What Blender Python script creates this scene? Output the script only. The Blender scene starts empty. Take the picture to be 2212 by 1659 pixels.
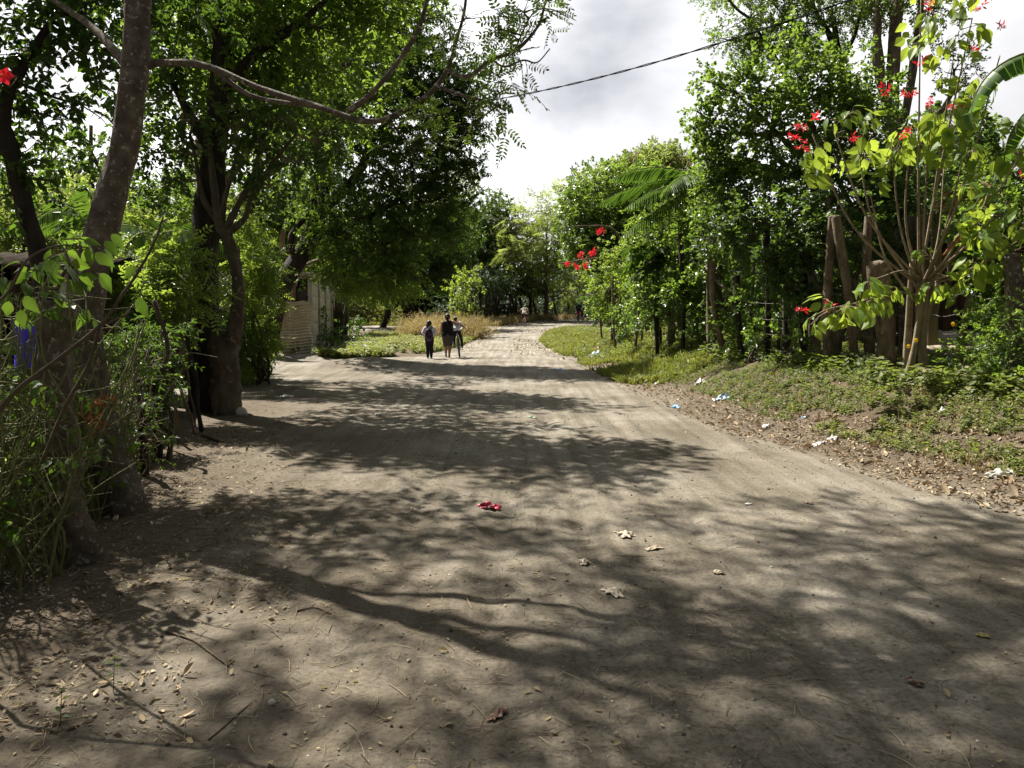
import bpy, bmesh, math, random
import numpy as np
from mathutils import Vector, Matrix

# ------------------------------------------------------------------ camera, sky, sun, exposure
R = math.radians
SC = bpy.context.scene
COL = SC.collection
F = 788.0                                   # focal length in pixels at 1024 wide
PITCH = math.atan(74.0 / F)
CZ = 1.7
cam_d = bpy.data.cameras.new("camera")
cam = bpy.data.objects.new("camera", cam_d)
COL.objects.link(cam)
cam_d.sensor_width = 36.0
cam_d.lens = F / 1024.0 * 36.0
cam_d.clip_start = 0.05
cam_d.clip_end = 3000
cam.location = (0, 0, CZ)
cam.rotation_euler = (math.pi / 2 - PITCH, 0, 0)
SC.camera = cam

SUN_EL, SUN_AZ = 53.0, -42.0                # azimuth from +Y, negative = left of the view
sd = Vector((math.sin(R(SUN_AZ)) * math.cos(R(SUN_EL)), math.cos(R(SUN_AZ)) * math.cos(R(SUN_EL)), math.sin(R(SUN_EL))))
sun_d = bpy.data.lights.new("sun", 'SUN')
sun_d.energy = 5.0
sun_d.angle = R(0.55)
sun_d.color = (1.0, 0.94, 0.84)
sun = bpy.data.objects.new("sun", sun_d)
COL.objects.link(sun)
sun.rotation_euler = sd.to_track_quat('Z', 'Y').to_euler()
sun.location = (-20, 20, 30)

W = bpy.data.worlds.new("World")
SC.world = W
W.use_nodes = True
nt = W.node_tree
nt.nodes.clear()
def wn(t, **k):
    n = nt.nodes.new(t)
    for a, b in k.items():
        setattr(n, a, b)
    return n
w_out = wn('ShaderNodeOutputWorld')
sky = wn('ShaderNodeTexSky', sky_type='NISHITA', sun_disc=False)
sky.sun_elevation = R(SUN_EL)
sky.sun_rotation = R(SUN_AZ)
bg_sky = wn('ShaderNodeBackground')
bg_sky.inputs[1].default_value = 0.05
bg_cl = wn('ShaderNodeBackground')
bg_cl.inputs[1].default_value = 1.0
mixs = wn('ShaderNodeMixShader')
tc = wn('ShaderNodeTexCoord')
mp = wn('ShaderNodeMapping')
mp.inputs['Location'].default_value = (4.66, 1.12, 2.53)
mp.inputs['Scale'].default_value = (1.0, 1.0, 1.9)
n1 = wn('ShaderNodeTexNoise')
n1.inputs['Scale'].default_value = 1.5
n1.inputs['Detail'].default_value = 9
n1.inputs['Roughness'].default_value = 0.52
n1.inputs['Distortion'].default_value = 0.25
cr = wn('ShaderNodeValToRGB')               # cloud shade: grey undersides to bright tops
cr.color_ramp.elements[0].position = 0.40
cr.color_ramp.elements[0].color = (1.35, 1.35, 1.36, 1)
cr.color_ramp.elements[1].position = 0.70
cr.color_ramp.elements[1].color = (0.40, 0.41, 0.45, 1)
cv = wn('ShaderNodeValToRGB')               # cover
cv.color_ramp.elements[0].position = 0.33
cv.color_ramp.elements[0].color = (0.45, 0.45, 0.45, 1)
cv.color_ramp.elements[1].position = 0.46
cv.color_ramp.elements[1].color = (1, 1, 1, 1)
L = nt.links.new
# clouds glow strongly toward the sun and are dim away from it
dot = wn('ShaderNodeVectorMath', operation='DOT_PRODUCT')
dot.inputs[1].default_value = (math.sin(R(SUN_AZ + 22)) * math.cos(R(24)), math.cos(R(SUN_AZ + 22)) * math.cos(R(24)), math.sin(R(24)))
L(tc.outputs['Generated'], dot.inputs[0])
lobe = wn('ShaderNodeMapRange')
lobe.interpolation_type = 'SMOOTHSTEP'
lobe.inputs['From Min'].default_value = 0.35
lobe.inputs['From Max'].default_value = 0.95
lobe.inputs['To Min'].default_value = 0.06
lobe.inputs['To Max'].default_value = 0.58
L(dot.outputs['Value'], lobe.inputs['Value']); L(lobe.outputs[0], bg_cl.inputs[1])
L(tc.outputs['Generated'], mp.inputs[0]); L(mp.outputs[0], n1.inputs['Vector'])
L(n1.outputs[0], cr.inputs[0]); L(n1.outputs[0], cv.inputs[0])
L(cr.outputs[0], bg_cl.inputs[0]); L(sky.outputs[0], bg_sky.inputs[0])
L(cv.outputs[0], mixs.inputs[0]); L(bg_sky.outputs[0], mixs.inputs[1]); L(bg_cl.outputs[0], mixs.inputs[2])
L(mixs.outputs[0], w_out.inputs[0])

SC.view_settings.view_transform = 'Standard'
SC.view_settings.look = 'None'
SC.view_settings.exposure = 1.4
SC.view_settings.gamma = 1.0
SC.view_settings.use_curve_mapping = False
SC.cycles.max_bounces = 8
SC.cycles.diffuse_bounces = 4
SC.cycles.transmission_bounces = 6
SC.cycles.transparent_max_bounces = 8
SC.cycles.sample_clamp_indirect = 6.0

# ------------------------------------------------------------------ helpers
cp, sp_ = math.cos(PITCH), math.sin(PITCH)
def P(px, py, d):
    """a point at forward distance d seen at (px, py) of a 2212 wide view"""
    u = (px * 1024 / 2212 - 512) / F
    v = (384 - py * 1024 / 2212) / F
    t = d / (cp + v * sp_)
    return np.array((u * t, d, CZ + t * (v * cp - sp_)))
def M(px, d):
    return px * 1024 / 2212 * d / F
def XP(px, d):
    return (px * 1024 / 2212 - 512) / F * d

def sstep(a, b, x):
    t = np.clip((np.asarray(x, float) - a) / (b - a), 0, 1)
    return t * t * (3 - 2 * t)
_rn = np.random.default_rng(5)
_K = [(_rn.normal(size=(8, 2)), _rn.uniform(0, 6.28, 8)) for _ in range(4)]
def noise2(x, y, s, i=0):
    k, ph = _K[i % 4]
    r = 0
    for j in range(8):
        r = r + np.sin((x * k[j, 0] + y * k[j, 1]) * s + ph[j])
    return r / 4.0
def right_edge(y):
    return np.interp(y, [-5, 2, 4, 6.6, 10.3, 15, 20.6, 30, 42, 50, 56, 62, 70, 78, 90], [9, 7, 5.6, 4.35, 3.25, 2.8, 2.45, 1.9, 1.5, 2.2, 3.0, 4.6, 8.5, 15, 34])
def left_edge(y):
    return np.interp(y, [-5, 2, 4.6, 6.6, 8.3, 10.7, 13, 17, 22, 25, 27, 29, 36, 48, 53, 60, 66, 74, 90], [-2.6, -2.6, -2.9, -3.5, -4.0, -4.4, -4.9, -6, -7.2, -7.6, -6.5, -3.4, -2.4, -1.7, -1.5, -1.0, 0.6, 4.5, 24])
def H(x, y):
    x = np.asarray(x, float); y = np.asarray(y, float)
    z = 0.011 * np.clip(y - 38, 0, 200) ** 1.18
    z = np.where(y > 90, 0.011 * 52 ** 1.18 + 0.01 * (np.minimum(y, 260) - 90), z)
    t = x - right_edge(y) + 0.12 * noise2(x, y, 0.9, 1)
    bank = 0.12 * sstep(0, .8, t) + 0.62 * sstep(.5, 2.3, t) + 0.12 * sstep(2, 6, t)
    bank = bank * (1 - 0.35 * sstep(7.5, 4.5, y)) * (1 - sstep(33, 58, y))
    z = z + bank + sstep(.3, 2, t) * (0.03 * noise2(x, y, 1.6, 2) + .015 * noise2(x, y, 6.5, 1))
    tl = left_edge(y) - x
    z = z + 0.10 * sstep(0, 1.4, tl) + 0.03 * sstep(.1, 1, tl) * noise2(x, y, 1.7, 3)
    # rise in the track and the low dirt mound on its left side
    z = z + 0.26 * np.exp(-((x + 4.4) / 1.5) ** 2 - ((y - 24.0 + 0.25 * (x + 4)) / 1.5) ** 2)
    z = z + 0.12 * np.exp(-((x + 6.6) / 1.4) ** 2 - ((y - 23.0) / 1.2) ** 2)
    # wheel ruts and general unevenness
    rd = sstep(0, .6, -t) * sstep(0, .6, -tl)
    for k, (x0, amp, ph) in enumerate(((-1.15, .35, .3), (.2, .35, .35), (1.25, .5, 1.9), (-2.3, .4, 2.7), (.75, .9, 4.1))):
        u = x - (x0 + amp * np.sin(y * .16 + ph) + .10 * np.maximum(0, y - 12) * -.1)
        z = z - rd * .016 * np.exp(-(u / .11) ** 2) + rd * .007 * (np.exp(-((u - .2) / .09) ** 2) + np.exp(-((u + .2) / .09) ** 2))
    z = z + rd * (0.018 * noise2(x, y, .55, 0) + 0.006 * noise2(x, y * .35, 3.1, 1) + 0.0015 * noise2(x, y, 7.0, 2))
    return z
def Hs(x, y):
    return float(H(np.array([x]), np.array([y]))[0])
def GP(px, d, dz=0.0):
    x = XP(px, d)
    return np.array((x, d, Hs(x, d) + dz))
def ground_at(px, py):
    """where the view ray at (px, py) meets the ground"""
    lo, hi = 1.5, 120.0
    last = lo
    for d in np.arange(1.5, 120, .05):
        p = P(px, py, d)
        if p[2] <= Hs(p[0], p[1]):
            p[2] = Hs(p[0], p[1])
            return p
    return P(px, py, 100)

class Geo:
    def __init__(s):
        s.V = []; s.A = []; s.n = 0; s.Fs = {}
    def add(s, V, Fc, mat=0, a=0.5):
        V = np.asarray(V, float).reshape(-1, 3)
        if np.isscalar(a):
            a = np.full(len(V), a)
        s.V.append(V); s.A.append(np.asarray(a, float))
        for f in (Fc if isinstance(Fc, (list, tuple)) and len(Fc) and isinstance(Fc[0], np.ndarray) and Fc[0].ndim == 2 else [np.asarray(Fc)]):
            if len(f) == 0:
                continue
            m = np.full(len(f), mat) if np.isscalar(mat) else np.asarray(mat)
            s.Fs.setdefault(f.shape[1], []).append((f + s.n, m))
        s.n += len(V)
    def mesh(s, name, mats, smooth=True):
        me = bpy.data.meshes.new(name)
        V = np.concatenate(s.V).astype(np.float32)
        loops, starts, mi = [], [], []
        k0 = 0
        for k, lst in s.Fs.items():
            f = np.concatenate([q[0] for q in lst]); m = np.concatenate([q[1] for q in lst])
            loops.append(f.ravel()); starts.append(k0 + np.arange(len(f)) * k); mi.append(m)
            k0 += f.size
        loops = np.concatenate(loops).astype(np.int32); starts = np.concatenate(starts).astype(np.int32); mi = np.concatenate(mi).astype(np.int32)
        me.vertices.add(len(V)); me.vertices.foreach_set('co', V.ravel())
        me.loops.add(len(loops)); me.loops.foreach_set('vertex_index', loops)
        me.polygons.add(len(starts)); me.polygons.foreach_set('loop_start', starts)
        me.polygons.foreach_set('material_index', mi)
        me.polygons.foreach_set('use_smooth', np.full(len(starts), bool(smooth)))
        at = me.attributes.new('v', 'FLOAT', 'POINT')
        at.data.foreach_set('value', np.concatenate(s.A).astype(np.float32))
        me.update(calc_edges=True)
        for m in (mats if isinstance(mats, (list, tuple)) else [mats]):
            me.materials.append(m)
        return me
    def obj(s, name, mats, parent=None, smooth=True):
        if parent is not None:                  # shapes are given in world space: store them relative to their thing
            off = np.array(parent.location)
            s.V = [v - off for v in s.V]
        o = bpy.data.objects.new(name, s.mesh(name, mats, smooth))
        COL.objects.link(o)
        if parent is not None:
            o.parent = parent
        return o

def thing(name, label, cat, loc=(0, 0, 0), group=None):
    o = bpy.data.objects.new(name, None)
    COL.objects.link(o)
    o.location = loc
    o.empty_display_size = .2
    o['label'] = label; o['category'] = cat
    if group: o['group'] = group
    return o
def tag(o, label, cat, group=None):
    o['label'] = label; o['category'] = cat
    if group: o['group'] = group
    return o
def kind(o, k, label=None):
    o['kind'] = k
    if label: o['label'] = label
    return o

def norm(a):
    a = np.asarray(a, float)
    return a / np.maximum(np.linalg.norm(a, axis=-1, keepdims=True), 1e-9)
def spline(pts, n=6):
    p = np.asarray(pts, float)
    if len(p) < 3:
        t = np.linspace(0, 1, n + 1)[:, None]
        return p[0] * (1 - t) + p[-1] * t
    q = np.vstack([2 * p[0] - p[1], p, 2 * p[-1] - p[-2]])
    out = []
    for i in range(1, len(q) - 2):
        for t in np.linspace(0, 1, n, endpoint=False):
            a, b, c, d = q[i - 1], q[i], q[i + 1], q[i + 2]
            out.append(.5 * (2 * b + (c - a) * t + (2 * a - 5 * b + 4 * c - d) * t * t + (3 * b - a - 3 * c + d) * t ** 3))
    out.append(q[-2])
    return np.array(out)
def tube(g, path, rad, k=8, mat=0, a=0.5, wob=0.0, seed=0, cap=True):
    p = np.asarray(path, float); n = len(p)
    r = np.interp(np.linspace(0, 1, n), np.linspace(0, 1, len(rad)), rad) if not np.isscalar(rad) else np.full(n, rad)
    T = norm(np.gradient(p, axis=0))
    ref = np.array((0.31, 0.17, .05)) if abs(T[0, 2]) > .8 else np.array((0, 0, 1.0))
    X = norm(np.cross(T, ref)); Y = np.cross(T, X)
    th = np.linspace(0, 2 * np.pi, k, endpoint=False)
    rr = r[:, None] * np.ones(k)
    if wob:
        g0 = np.random.default_rng(seed)
        i = np.arange(n)[:, None]
        for q in range(3):
            rr = rr * (1 + wob * .6 * np.sin(th[None] * (q + 2) + i * g0.uniform(.2, .9) + g0.uniform(0, 6)))
        rr *= 1 + wob * .5 * g0.normal(size=(n, k)).clip(-1.5, 1.5)
    V = p[:, None] + rr[..., None] * (np.cos(th)[None, :, None] * X[:, None] + np.sin(th)[None, :, None] * Y[:, None])
    V = V.reshape(-1, 3)
    i = np.arange(n - 1)[:, None] * k; j = np.arange(k)[None]; j2 = (j + 1) % k
    Q = np.stack([i + j, i + j2, i + k + j2, i + k + j], -1).reshape(-1, 4)
    fs = [Q]
    if cap:
        V = np.vstack([V, p[-1:], p[:1]])
        e = (n - 1) * k + np.arange(k); e2 = (n - 1) * k + (np.arange(k) + 1) % k
        fs.append(np.stack([e, e2, np.full(k, n * k)], -1))
        b = np.arange(k); b2 = (b + 1) % k
        fs.append(np.stack([b2, b, np.full(k, n * k + 1)], -1))
    g.add(V, fs, mat, a)
def box(g, c, s, rot=None, mat=0, a=0.5, bev=0.0):
    c = np.asarray(c, float); h = np.asarray(s, float) / 2
    if bev <= 0:
        V = np.array([(x, y, z) for x in (-1, 1) for y in (-1, 1) for z in (-1, 1)], float) * h
        Fq = np.array([(0, 1, 3, 2), (4, 6, 7, 5), (0, 4, 5, 1), (2, 3, 7, 6), (0, 2, 6, 4), (1, 5, 7, 3)])
        fs = [Fq]
    else:
        bm = bmesh.new(); bmesh.ops.create_cube(bm, size=1)
        for v in bm.verts: v.co = Vector(v.co * 2) * 1.0; v.co = Vector((v.co.x * h[0], v.co.y * h[1], v.co.z * h[2]))
        bmesh.ops.bevel(bm, geom=bm.edges[:], offset=bev, segments=2, affect='EDGES', profile=.5)
        bm.verts.ensure_lookup_table()
        V = np.array([v.co[:] for v in bm.verts])
        by = {}
        for f in bm.faces: by.setdefault(len(f.verts), []).append([v.index for v in f.verts])
        fs = [np.array(q) for q in by.values()]
        bm.free()
    if rot is not None:
        V = V @ np.asarray(rot).T
    g.add(V + c, fs, mat, a)
def rotz(a):
    c, s = math.cos(a), math.sin(a)
    return np.array(((c, -s, 0), (s, c, 0), (0, 0, 1.0)))
def rotx(a):
    c, s = math.cos(a), math.sin(a)
    return np.array(((1, 0, 0), (0, c, -s), (0, s, c.real)))
def roty(a):
    c, s = math.cos(a), math.sin(a)
    return np.array(((c, 0, s), (0, 1, 0), (-s, 0, c)))
def ball(g, c, r, nu=10, nv=7, mat=0, a=.5, rot=None):
    r = np.broadcast_to(np.asarray(r, float), (3,))
    th = np.linspace(0, 2 * np.pi, nu, endpoint=False); ph = np.linspace(0, np.pi, nv)
    V = np.array([(math.sin(p) * math.cos(t), math.sin(p) * math.sin(t), math.cos(p)) for p in ph for t in th]) * r
    if rot is not None: V = V @ np.asarray(rot).T
    i = np.arange(nv - 1)[:, None] * nu; j = np.arange(nu)[None]; j2 = (j + 1) % nu
    Q = np.stack([i + j, i + nu + j, i + nu + j2, i + j2], -1).reshape(-1, 4)
    g.add(V + np.asarray(c, float), [Q], mat, a)

# ------------------------------------------------------------------ materials
def newmat(name):
    m = bpy.data.materials.new(name); m.use_nodes = True
    t = m.node_tree; t.nodes.clear()
    return m, t, t.nodes.new, t.links.new
def rgba(c): return (c[0], c[1], c[2], 1)
def setp(b, **k):
    for n, v in k.items():
        b.inputs[n].default_value = v
def ramp(nd, stops):
    r = nd('ShaderNodeValToRGB')
    e = r.color_ramp.elements
    while len(e) < len(stops): e.new(.5)
    for i, (p, c) in enumerate(stops):
        e[i].position = p; e[i].color = rgba(c)
    return r
def leaf_mat(name, stops, trans, tf=.42, rough=.42, spec=.5, twig=None):
    m, t, nd, ln = newmat(name)
    o = nd('ShaderNodeOutputMaterial'); b = nd('ShaderNodeBsdfPrincipled'); tr = nd('ShaderNodeBsdfTranslucent'); mx = nd('ShaderNodeMixShader')
    at = nd('ShaderNodeAttribute'); at.attribute_name = 'v'
    r = ramp(nd, stops)
    ln(at.outputs['Fac'], r.inputs[0]); ln(r.outputs[0], b.inputs['Base Color'])
    setp(b, Roughness=rough); b.inputs['Specular IOR Level'].default_value = spec
    mm = nd('ShaderNodeMix'); mm.data_type = 'RGBA'; mm.blend_type = 'MULTIPLY'; mm.inputs[0].default_value = 0.5
    mm.inputs[6].default_value = rgba(trans)
    r2 = ramp(nd, [(0, (.55, .6, .45)), (1, (1.25, 1.1, .9))])
    ln(at.outputs['Fac'], r2.inputs[0]); ln(r2.outputs[0], mm.inputs[7])
    ln(mm.outputs[2], tr.inputs[0])
    mx.inputs[0].default_value = tf
    ln(b.outputs[0], mx.inputs[1]); ln(tr.outputs[0], mx.inputs[2]); ln(mx.outputs[0], o.inputs[0])
    return m
def noisy_mat(name, stops, scale=6, detail=6, rough=.85, bump=.3, bscale=None, stretch=(1, 1, 1), spec=.3, spots=None, sp_scale=9, sp_thr=.6, dist=0.02, metal=0.0):
    m, t, nd, ln = newmat(name)
    o = nd('ShaderNodeOutputMaterial'); b = nd('ShaderNodeBsdfPrincipled')
    tc = nd('ShaderNodeTexCoord'); mp = nd('ShaderNodeMapping'); mp.inputs['Scale'].default_value = stretch
    ln(tc.outputs['Object'], mp.inputs[0])
    n = nd('ShaderNodeTexNoise'); setp(n, Scale=scale, Detail=detail, Roughness=.6); ln(mp.outputs[0], n.inputs['Vector'])
    r = ramp(nd, stops); ln(n.outputs[0], r.inputs[0])
    col = r.outputs[0]
    if spots is not None:
        n3 = nd('ShaderNodeTexNoise'); setp(n3, Scale=sp_scale, Detail=3, Roughness=.55); ln(tc.outputs['Object'], n3.inputs['Vector'])
        r3 = ramp(nd, [(sp_thr, (0, 0, 0)), (sp_thr + .05, (1, 1, 1))]); ln(n3.outputs[0], r3.inputs[0])
        mm = nd('ShaderNodeMix'); mm.data_type = 'RGBA'; mm.inputs[7].default_value = rgba(spots)
        ln(r3.outputs[0], mm.inputs[0]); ln(col, mm.inputs[6]); col = mm.outputs[2]
    ln(col, b.inputs['Base Color'])
    setp(b, Roughness=rough, Metallic=metal); b.inputs['Specular IOR Level'].default_value = spec
    if bump:
        n2 = nd('ShaderNodeTexNoise'); setp(n2, Scale=bscale or scale * 3, Detail=5, Roughness=.65); ln(mp.outputs[0], n2.inputs['Vector'])
        bp = nd('ShaderNodeBump'); setp(bp, Strength=bump, Distance=dist); ln(n2.outputs[0], bp.inputs['Height']); ln(bp.outputs[0], b.inputs['Normal'])
    ln(b.outputs[0], o.inputs[0])
    return m
def plain(name, c, rough=.6, spec=.4, metal=0.0, var=.12):
    return noisy_mat(name, [(.3, tuple(x * (1 - var) for x in c)), (.7, tuple(min(1, x * (1 + var)) for x in c))], scale=14, rough=rough, bump=.08, spec=spec, metal=metal)

LM = {}
LM['mid'] = leaf_mat('leaf_mid_green', [(0, (.016, .044, .008)), (.5, (.042, .102, .013)), (.86, (.08, .16, .02)), (.93, (.26, .21, .025))], (.24, .38, .045), tf=.5)
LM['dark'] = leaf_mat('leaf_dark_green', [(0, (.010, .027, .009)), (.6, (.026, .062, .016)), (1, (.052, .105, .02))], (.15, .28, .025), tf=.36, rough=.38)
LM['bright'] = leaf_mat('leaf_bright_green', [(0, (.04, .095, .010)), (.6, (.092, .19, .018)), (1, (.16, .26, .025))], (.32, .45, .06), tf=.5)
LM['lime'] = leaf_mat('leaf_lime_green', [(0, (.05, .11, .012)), (.6, (.12, .22, .018)), (1, (.24, .30, .03))], (.38, .50, .06), tf=.5, rough=.5)
LM['gloss'] = leaf_mat('leaf_glossy_green', [(0, (.020, .056, .010)), (.5, (.050, .108, .022)), (.86, (.088, .165, .03)), (.94, (.22, .20, .03))], (.25, .39, .05), tf=.45, rough=.33, spec=.6)
LM['olive'] = leaf_mat('leaf_olive_green', [(0, (.075, .115, .03)), (.6, (.135, .19, .052)), (1, (.21, .26, .08))], (.36, .46, .10), tf=.5, rough=.6)
LM['bluish'] = leaf_mat('leaf_blue_green', [(0, (.02, .046, .016)), (.6, (.042, .088, .028)), (1, (.075, .13, .04))], (.18, .30, .04), tf=.36, rough=.45)
LM['palm'] = leaf_mat('palm_leaf', [(0, (.03, .07, .016)), (.6, (.06, .12, .025)), (1, (.12, .18, .04))], (.16, .30, .03), tf=.35, rough=.4)
LM['weed'] = leaf_mat('weed_leaf', [(0, (.045, .065, .016)), (.4, (.095, .125, .028)), (.68, (.15, .165, .045)), (.9, (.27, .22, .10))], (.24, .33, .05), tf=.4, rough=.6)
LM['grass'] = leaf_mat('grass_blade', [(0, (.10, .125, .025)), (.6, (.20, .21, .045)), (1, (.36, .31, .12))], (.28, .33, .05), tf=.4, rough=.6)
LM['dry'] = leaf_mat('dry_grass_blade', [(0, (.20, .155, .075)), (.6, (.37, .30, .16)), (1, (.50, .43, .25))], (.42, .34, .14), tf=.35, rough=.7)
LM['litter'] = leaf_mat('dry_leaf', [(0, (.10, .065, .038)), (.35, (.24, .17, .10)), (.75, (.42, .33, .21)), (1, (.56, .48, .34))], (.2, .13, .06), tf=.15, rough=.75)
LM['straw'] = leaf_mat('straw', [(0, (.10, .075, .04)), (.6, (.25, .20, .11)), (1, (.40, .34, .22))], (.2, .15, .08), tf=.1, rough=.8)
LM['red'] = leaf_mat('red_bract', [(0, (.50, .012, .03)), (1, (.75, .03, .05))], (.85, .03, .05), tf=.45, rough=.5)
LM['orange'] = leaf_mat('orange_petal', [(0, (.6, .05, .02)), (1, (.8, .10, .03))], (.8, .08, .03), tf=.4, rough=.5)
LM['yellow'] = leaf_mat('yellow_petal', [(0, (.65, .42, .02)), (1, (.8, .58, .04))], (.8, .5, .03), tf=.4, rough=.5)
LM['deadleaf'] = leaf_mat('dead_orange_leaf', [(0, (.25, .09, .03)), (1, (.48, .22, .06))], (.5, .2, .05), tf=.35, rough=.7)
LM['near'] = leaf_mat('near_leaf', [(0, (.025, .06, .010)), (.6, (.06, .12, .015)), (1, (.12, .17, .025))], (.17, .30, .03), tf=.38, rough=.5)
TAN = noisy_mat('tan_stem_bark', [(.3, (.16, .125, .08)), (.7, (.30, .245, .17))], scale=10, bump=.4, bscale=24)
LM['mango'] = leaf_mat('mango_leaf', [(0, (.012, .032, .009)), (.6, (.034, .078, .016)), (1, (.065, .125, .022))], (.20, .34, .04), tf=.42)
LM['deep'] = leaf_mat('leaf_green_painted_shade', [(0, (.008, .022, .008)), (.6, (.020, .048, .015)), (1, (.04, .08, .02))], (.08, .16, .02), tf=.15, rough=.55)  # green darkened, barely translucent: paints the shade beneath the far trees
TWIG = noisy_mat('twig_bark', [(.3, (.045, .034, .022)), (.7, (.10, .078, .05))], scale=20, bump=.2)
TWIG_P = noisy_mat('pale_twig_bark', [(.3, (.12, .10, .06)), (.7, (.22, .18, .11))], scale=20, bump=.2)
TWIG_G = noisy_mat('green_stem', [(.3, (.085, .095, .035)), (.7, (.19, .19, .08))], scale=20, bump=.1)
BARK = noisy_mat('lichen_bark', [(.3, (.06, .046, .033)), (.55, (.13, .107, .080)), (.75, (.22, .185, .145))], scale=9, bump=.9, bscale=26, spots=(.32, .30, .25), sp_scale=19, sp_thr=.60, dist=.03)
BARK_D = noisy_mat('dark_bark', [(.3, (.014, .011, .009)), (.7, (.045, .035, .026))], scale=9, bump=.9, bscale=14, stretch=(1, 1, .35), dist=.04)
BARK_S = noisy_mat('stump_bark', [(.3, (.055, .043, .03)), (.7, (.14, .115, .08))], scale=8, bump=.8, bscale=18, stretch=(1, 1, .4), spots=(.22, .2, .16), sp_scale=9, sp_thr=.62, dist=.03)
BARK_P = noisy_mat('brown_bark', [(.3, (.07, .052, .035)), (.55, (.16, .125, .085)), (.75, (.26, .215, .155))], scale=11, bump=1.0, bscale=26, stretch=(1, 1, .4), spots=(.26, .22, .17), sp_scale=12, sp_thr=.63, dist=.025)
WOOD = noisy_mat('weathered_stick', [(.3, (.075, .052, .034)), (.7, (.19, .145, .10))], scale=9, bump=.5, stretch=(3, 3, .3))
# ------------------------------------------------------------------ ground sheet
def build_ground():
    ys = [-12.0]
    while ys[-1] < 900:
        y = ys[-1]
        st = .5 if y < 1.5 else max(.05, .011 * y) if y < 34 else min(40, .02 * y * (1 + max(0, (y - 90) / 60)))
        ys.append(y + st)
    xs = [0.0]
    while xs[-1] < 900:
        x = xs[-1]
        xs.append(x + (.07 if x < 5 else .12 if x < 8 else .3 if x < 14 else .1 * x))
    xs = np.array([-v for v in xs[:0:-1]] + xs); ys = np.array(ys)
    X, Y = np.meshgrid(xs, ys)
    Z = H(X, Y)
    g = Geo()
    nx, ny = len(xs), len(ys)
    i = np.arange(ny - 1)[:, None] * nx; j = np.arange(nx - 1)[None]
    Q = np.stack([i + j, i + j + 1, i + nx + j + 1, i + nx + j], -1).reshape(-1, 4)
    # soil zones: 0 packed track, .5 leaf-strewn verge, 1 vegetated loam
    t = X - right_edge(Y) + .25 * noise2(X, Y, 1.3, 2); tl = left_edge(Y) - X + .3 * noise2(X, Y, 1.1, 1)
    v = .5 * sstep(-.15, .35, t) + .5 * sstep(.6, 1.8, t)
    lf = np.where(Y < 26, .30 * sstep(-4.2, -1.4, tl) + .35 * sstep(-1.4, .3, tl), 1.0 * sstep(-.2, .6, tl))
    side = sstep(51, 53, Y) * sstep(62, 60, Y) * sstep(1, -1, X)      # the side path leaving to the left
    v = np.maximum(v, lf * (1 - side))
    yard = sstep(-4.6, -5.6, X) * sstep(12, 15, Y) * sstep(32, 27, Y) * sstep(-12, -9, X)
    v = v * (1 - .9 * yard)
    g.add(np.stack([X, Y, Z], -1).reshape(-1, 3), [Q], 0, v.ravel())
    m, tr, nd, ln = newmat('dirt')
    o = nd('ShaderNodeOutputMaterial'); b = nd('ShaderNodeBsdfPrincipled')
    tc = nd('ShaderNodeTexCoord'); at = nd('ShaderNodeAttribute'); at.attribute_name = 'v'
    def ns(scale, det=6, stretch=None, rough=.6):
        n = nd('ShaderNodeTexNoise'); setp(n, Scale=scale, Detail=det, Roughness=rough)
        if stretch:
            mp = nd('ShaderNodeMapping'); mp.inputs['Scale'].default_value = stretch
            ln(tc.outputs['Object'], mp.inputs[0]); ln(mp.outputs[0], n.inputs['Vector'])
        else:
            ln(tc.outputs['Object'], n.inputs['Vector'])
        return n
    def mixc(f, a, c, bt='MIX'):
        mm = nd('ShaderNodeMix'); mm.data_type = 'RGBA'; mm.blend_type = bt
        for s, q in ((0, f), (6, a), (7, c)):
            if isinstance(q, (int, float)): mm.inputs[s].default_value = q
            elif isinstance(q, tuple): mm.inputs[s].default_value = rgba(q)
            else: ln(q, mm.inputs[s])
        return mm.outputs[2]
    nb = ns(.7, 7); big = ramp(nd, [(.30, (.110, .094, .071)), (.5, (.172, .155, .126)), (.68, (.245, .228, .196))]); ln(nb.outputs[0], big.inputs[0])
    nf = ns(38, 6, rough=.7); fine = ramp(nd, [(.3, (.50, .48, .45)), (.5, (1, 1, 1)), (.75, (1.4, 1.39, 1.37))]); ln(nf.outputs[0], fine.inputs[0])
    col = mixc(1.0, big.outputs[0], fine.outputs[0], 'MULTIPLY')
    nt_ = ns(1, 5, (5.2, .28, 1)); tk = ramp(nd, [(.36, (.70, .69, .67)), (.52, (1, 1, 1)), (.66, (1.20, 1.20, 1.20))]); ln(nt_.outputs[0], tk.inputs[0])
    col = mixc(1.0, col, tk.outputs[0], 'MULTIPLY')
    nv = ns(240, 2); sp = ramp(nd, [(.66, (0, 0, 0)), (.70, (1, 1, 1))]); ln(nv.outputs[0], sp.inputs[0])
    col = mixc(sp.outputs[0], col, (.40, .36, .30))
    nv2 = ns(150, 2); sp2 = ramp(nd, [(.67, (0, 0, 0)), (.72, (1, 1, 1))]); ln(nv2.outputs[0], sp2.inputs[0])
    col = mixc(sp2.outputs[0], col, (.085, .07, .052))
    nl = ns(5, 8, rough=.72); lo = ramp(nd, [(.3, (.050, .037, .025)), (.55, (.100, .077, .053)), (.75, (.15, .118, .083))]); ln(nl.outputs[0], lo.inputs[0])
    zr = ramp(nd, [(.05, (0, 0, 0)), (.5, (.75, .75, .75)), (.9, (1, 1, 1))]); ln(at.outputs['Fac'], zr.inputs[0])
    col = mixc(zr.outputs[0], col, lo.outputs[0])
    # whole ground colour grows paler from near to far
    sx = nd('ShaderNodeSeparateXYZ'); ln(tc.outputs['Object'], sx.inputs[0])
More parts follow.
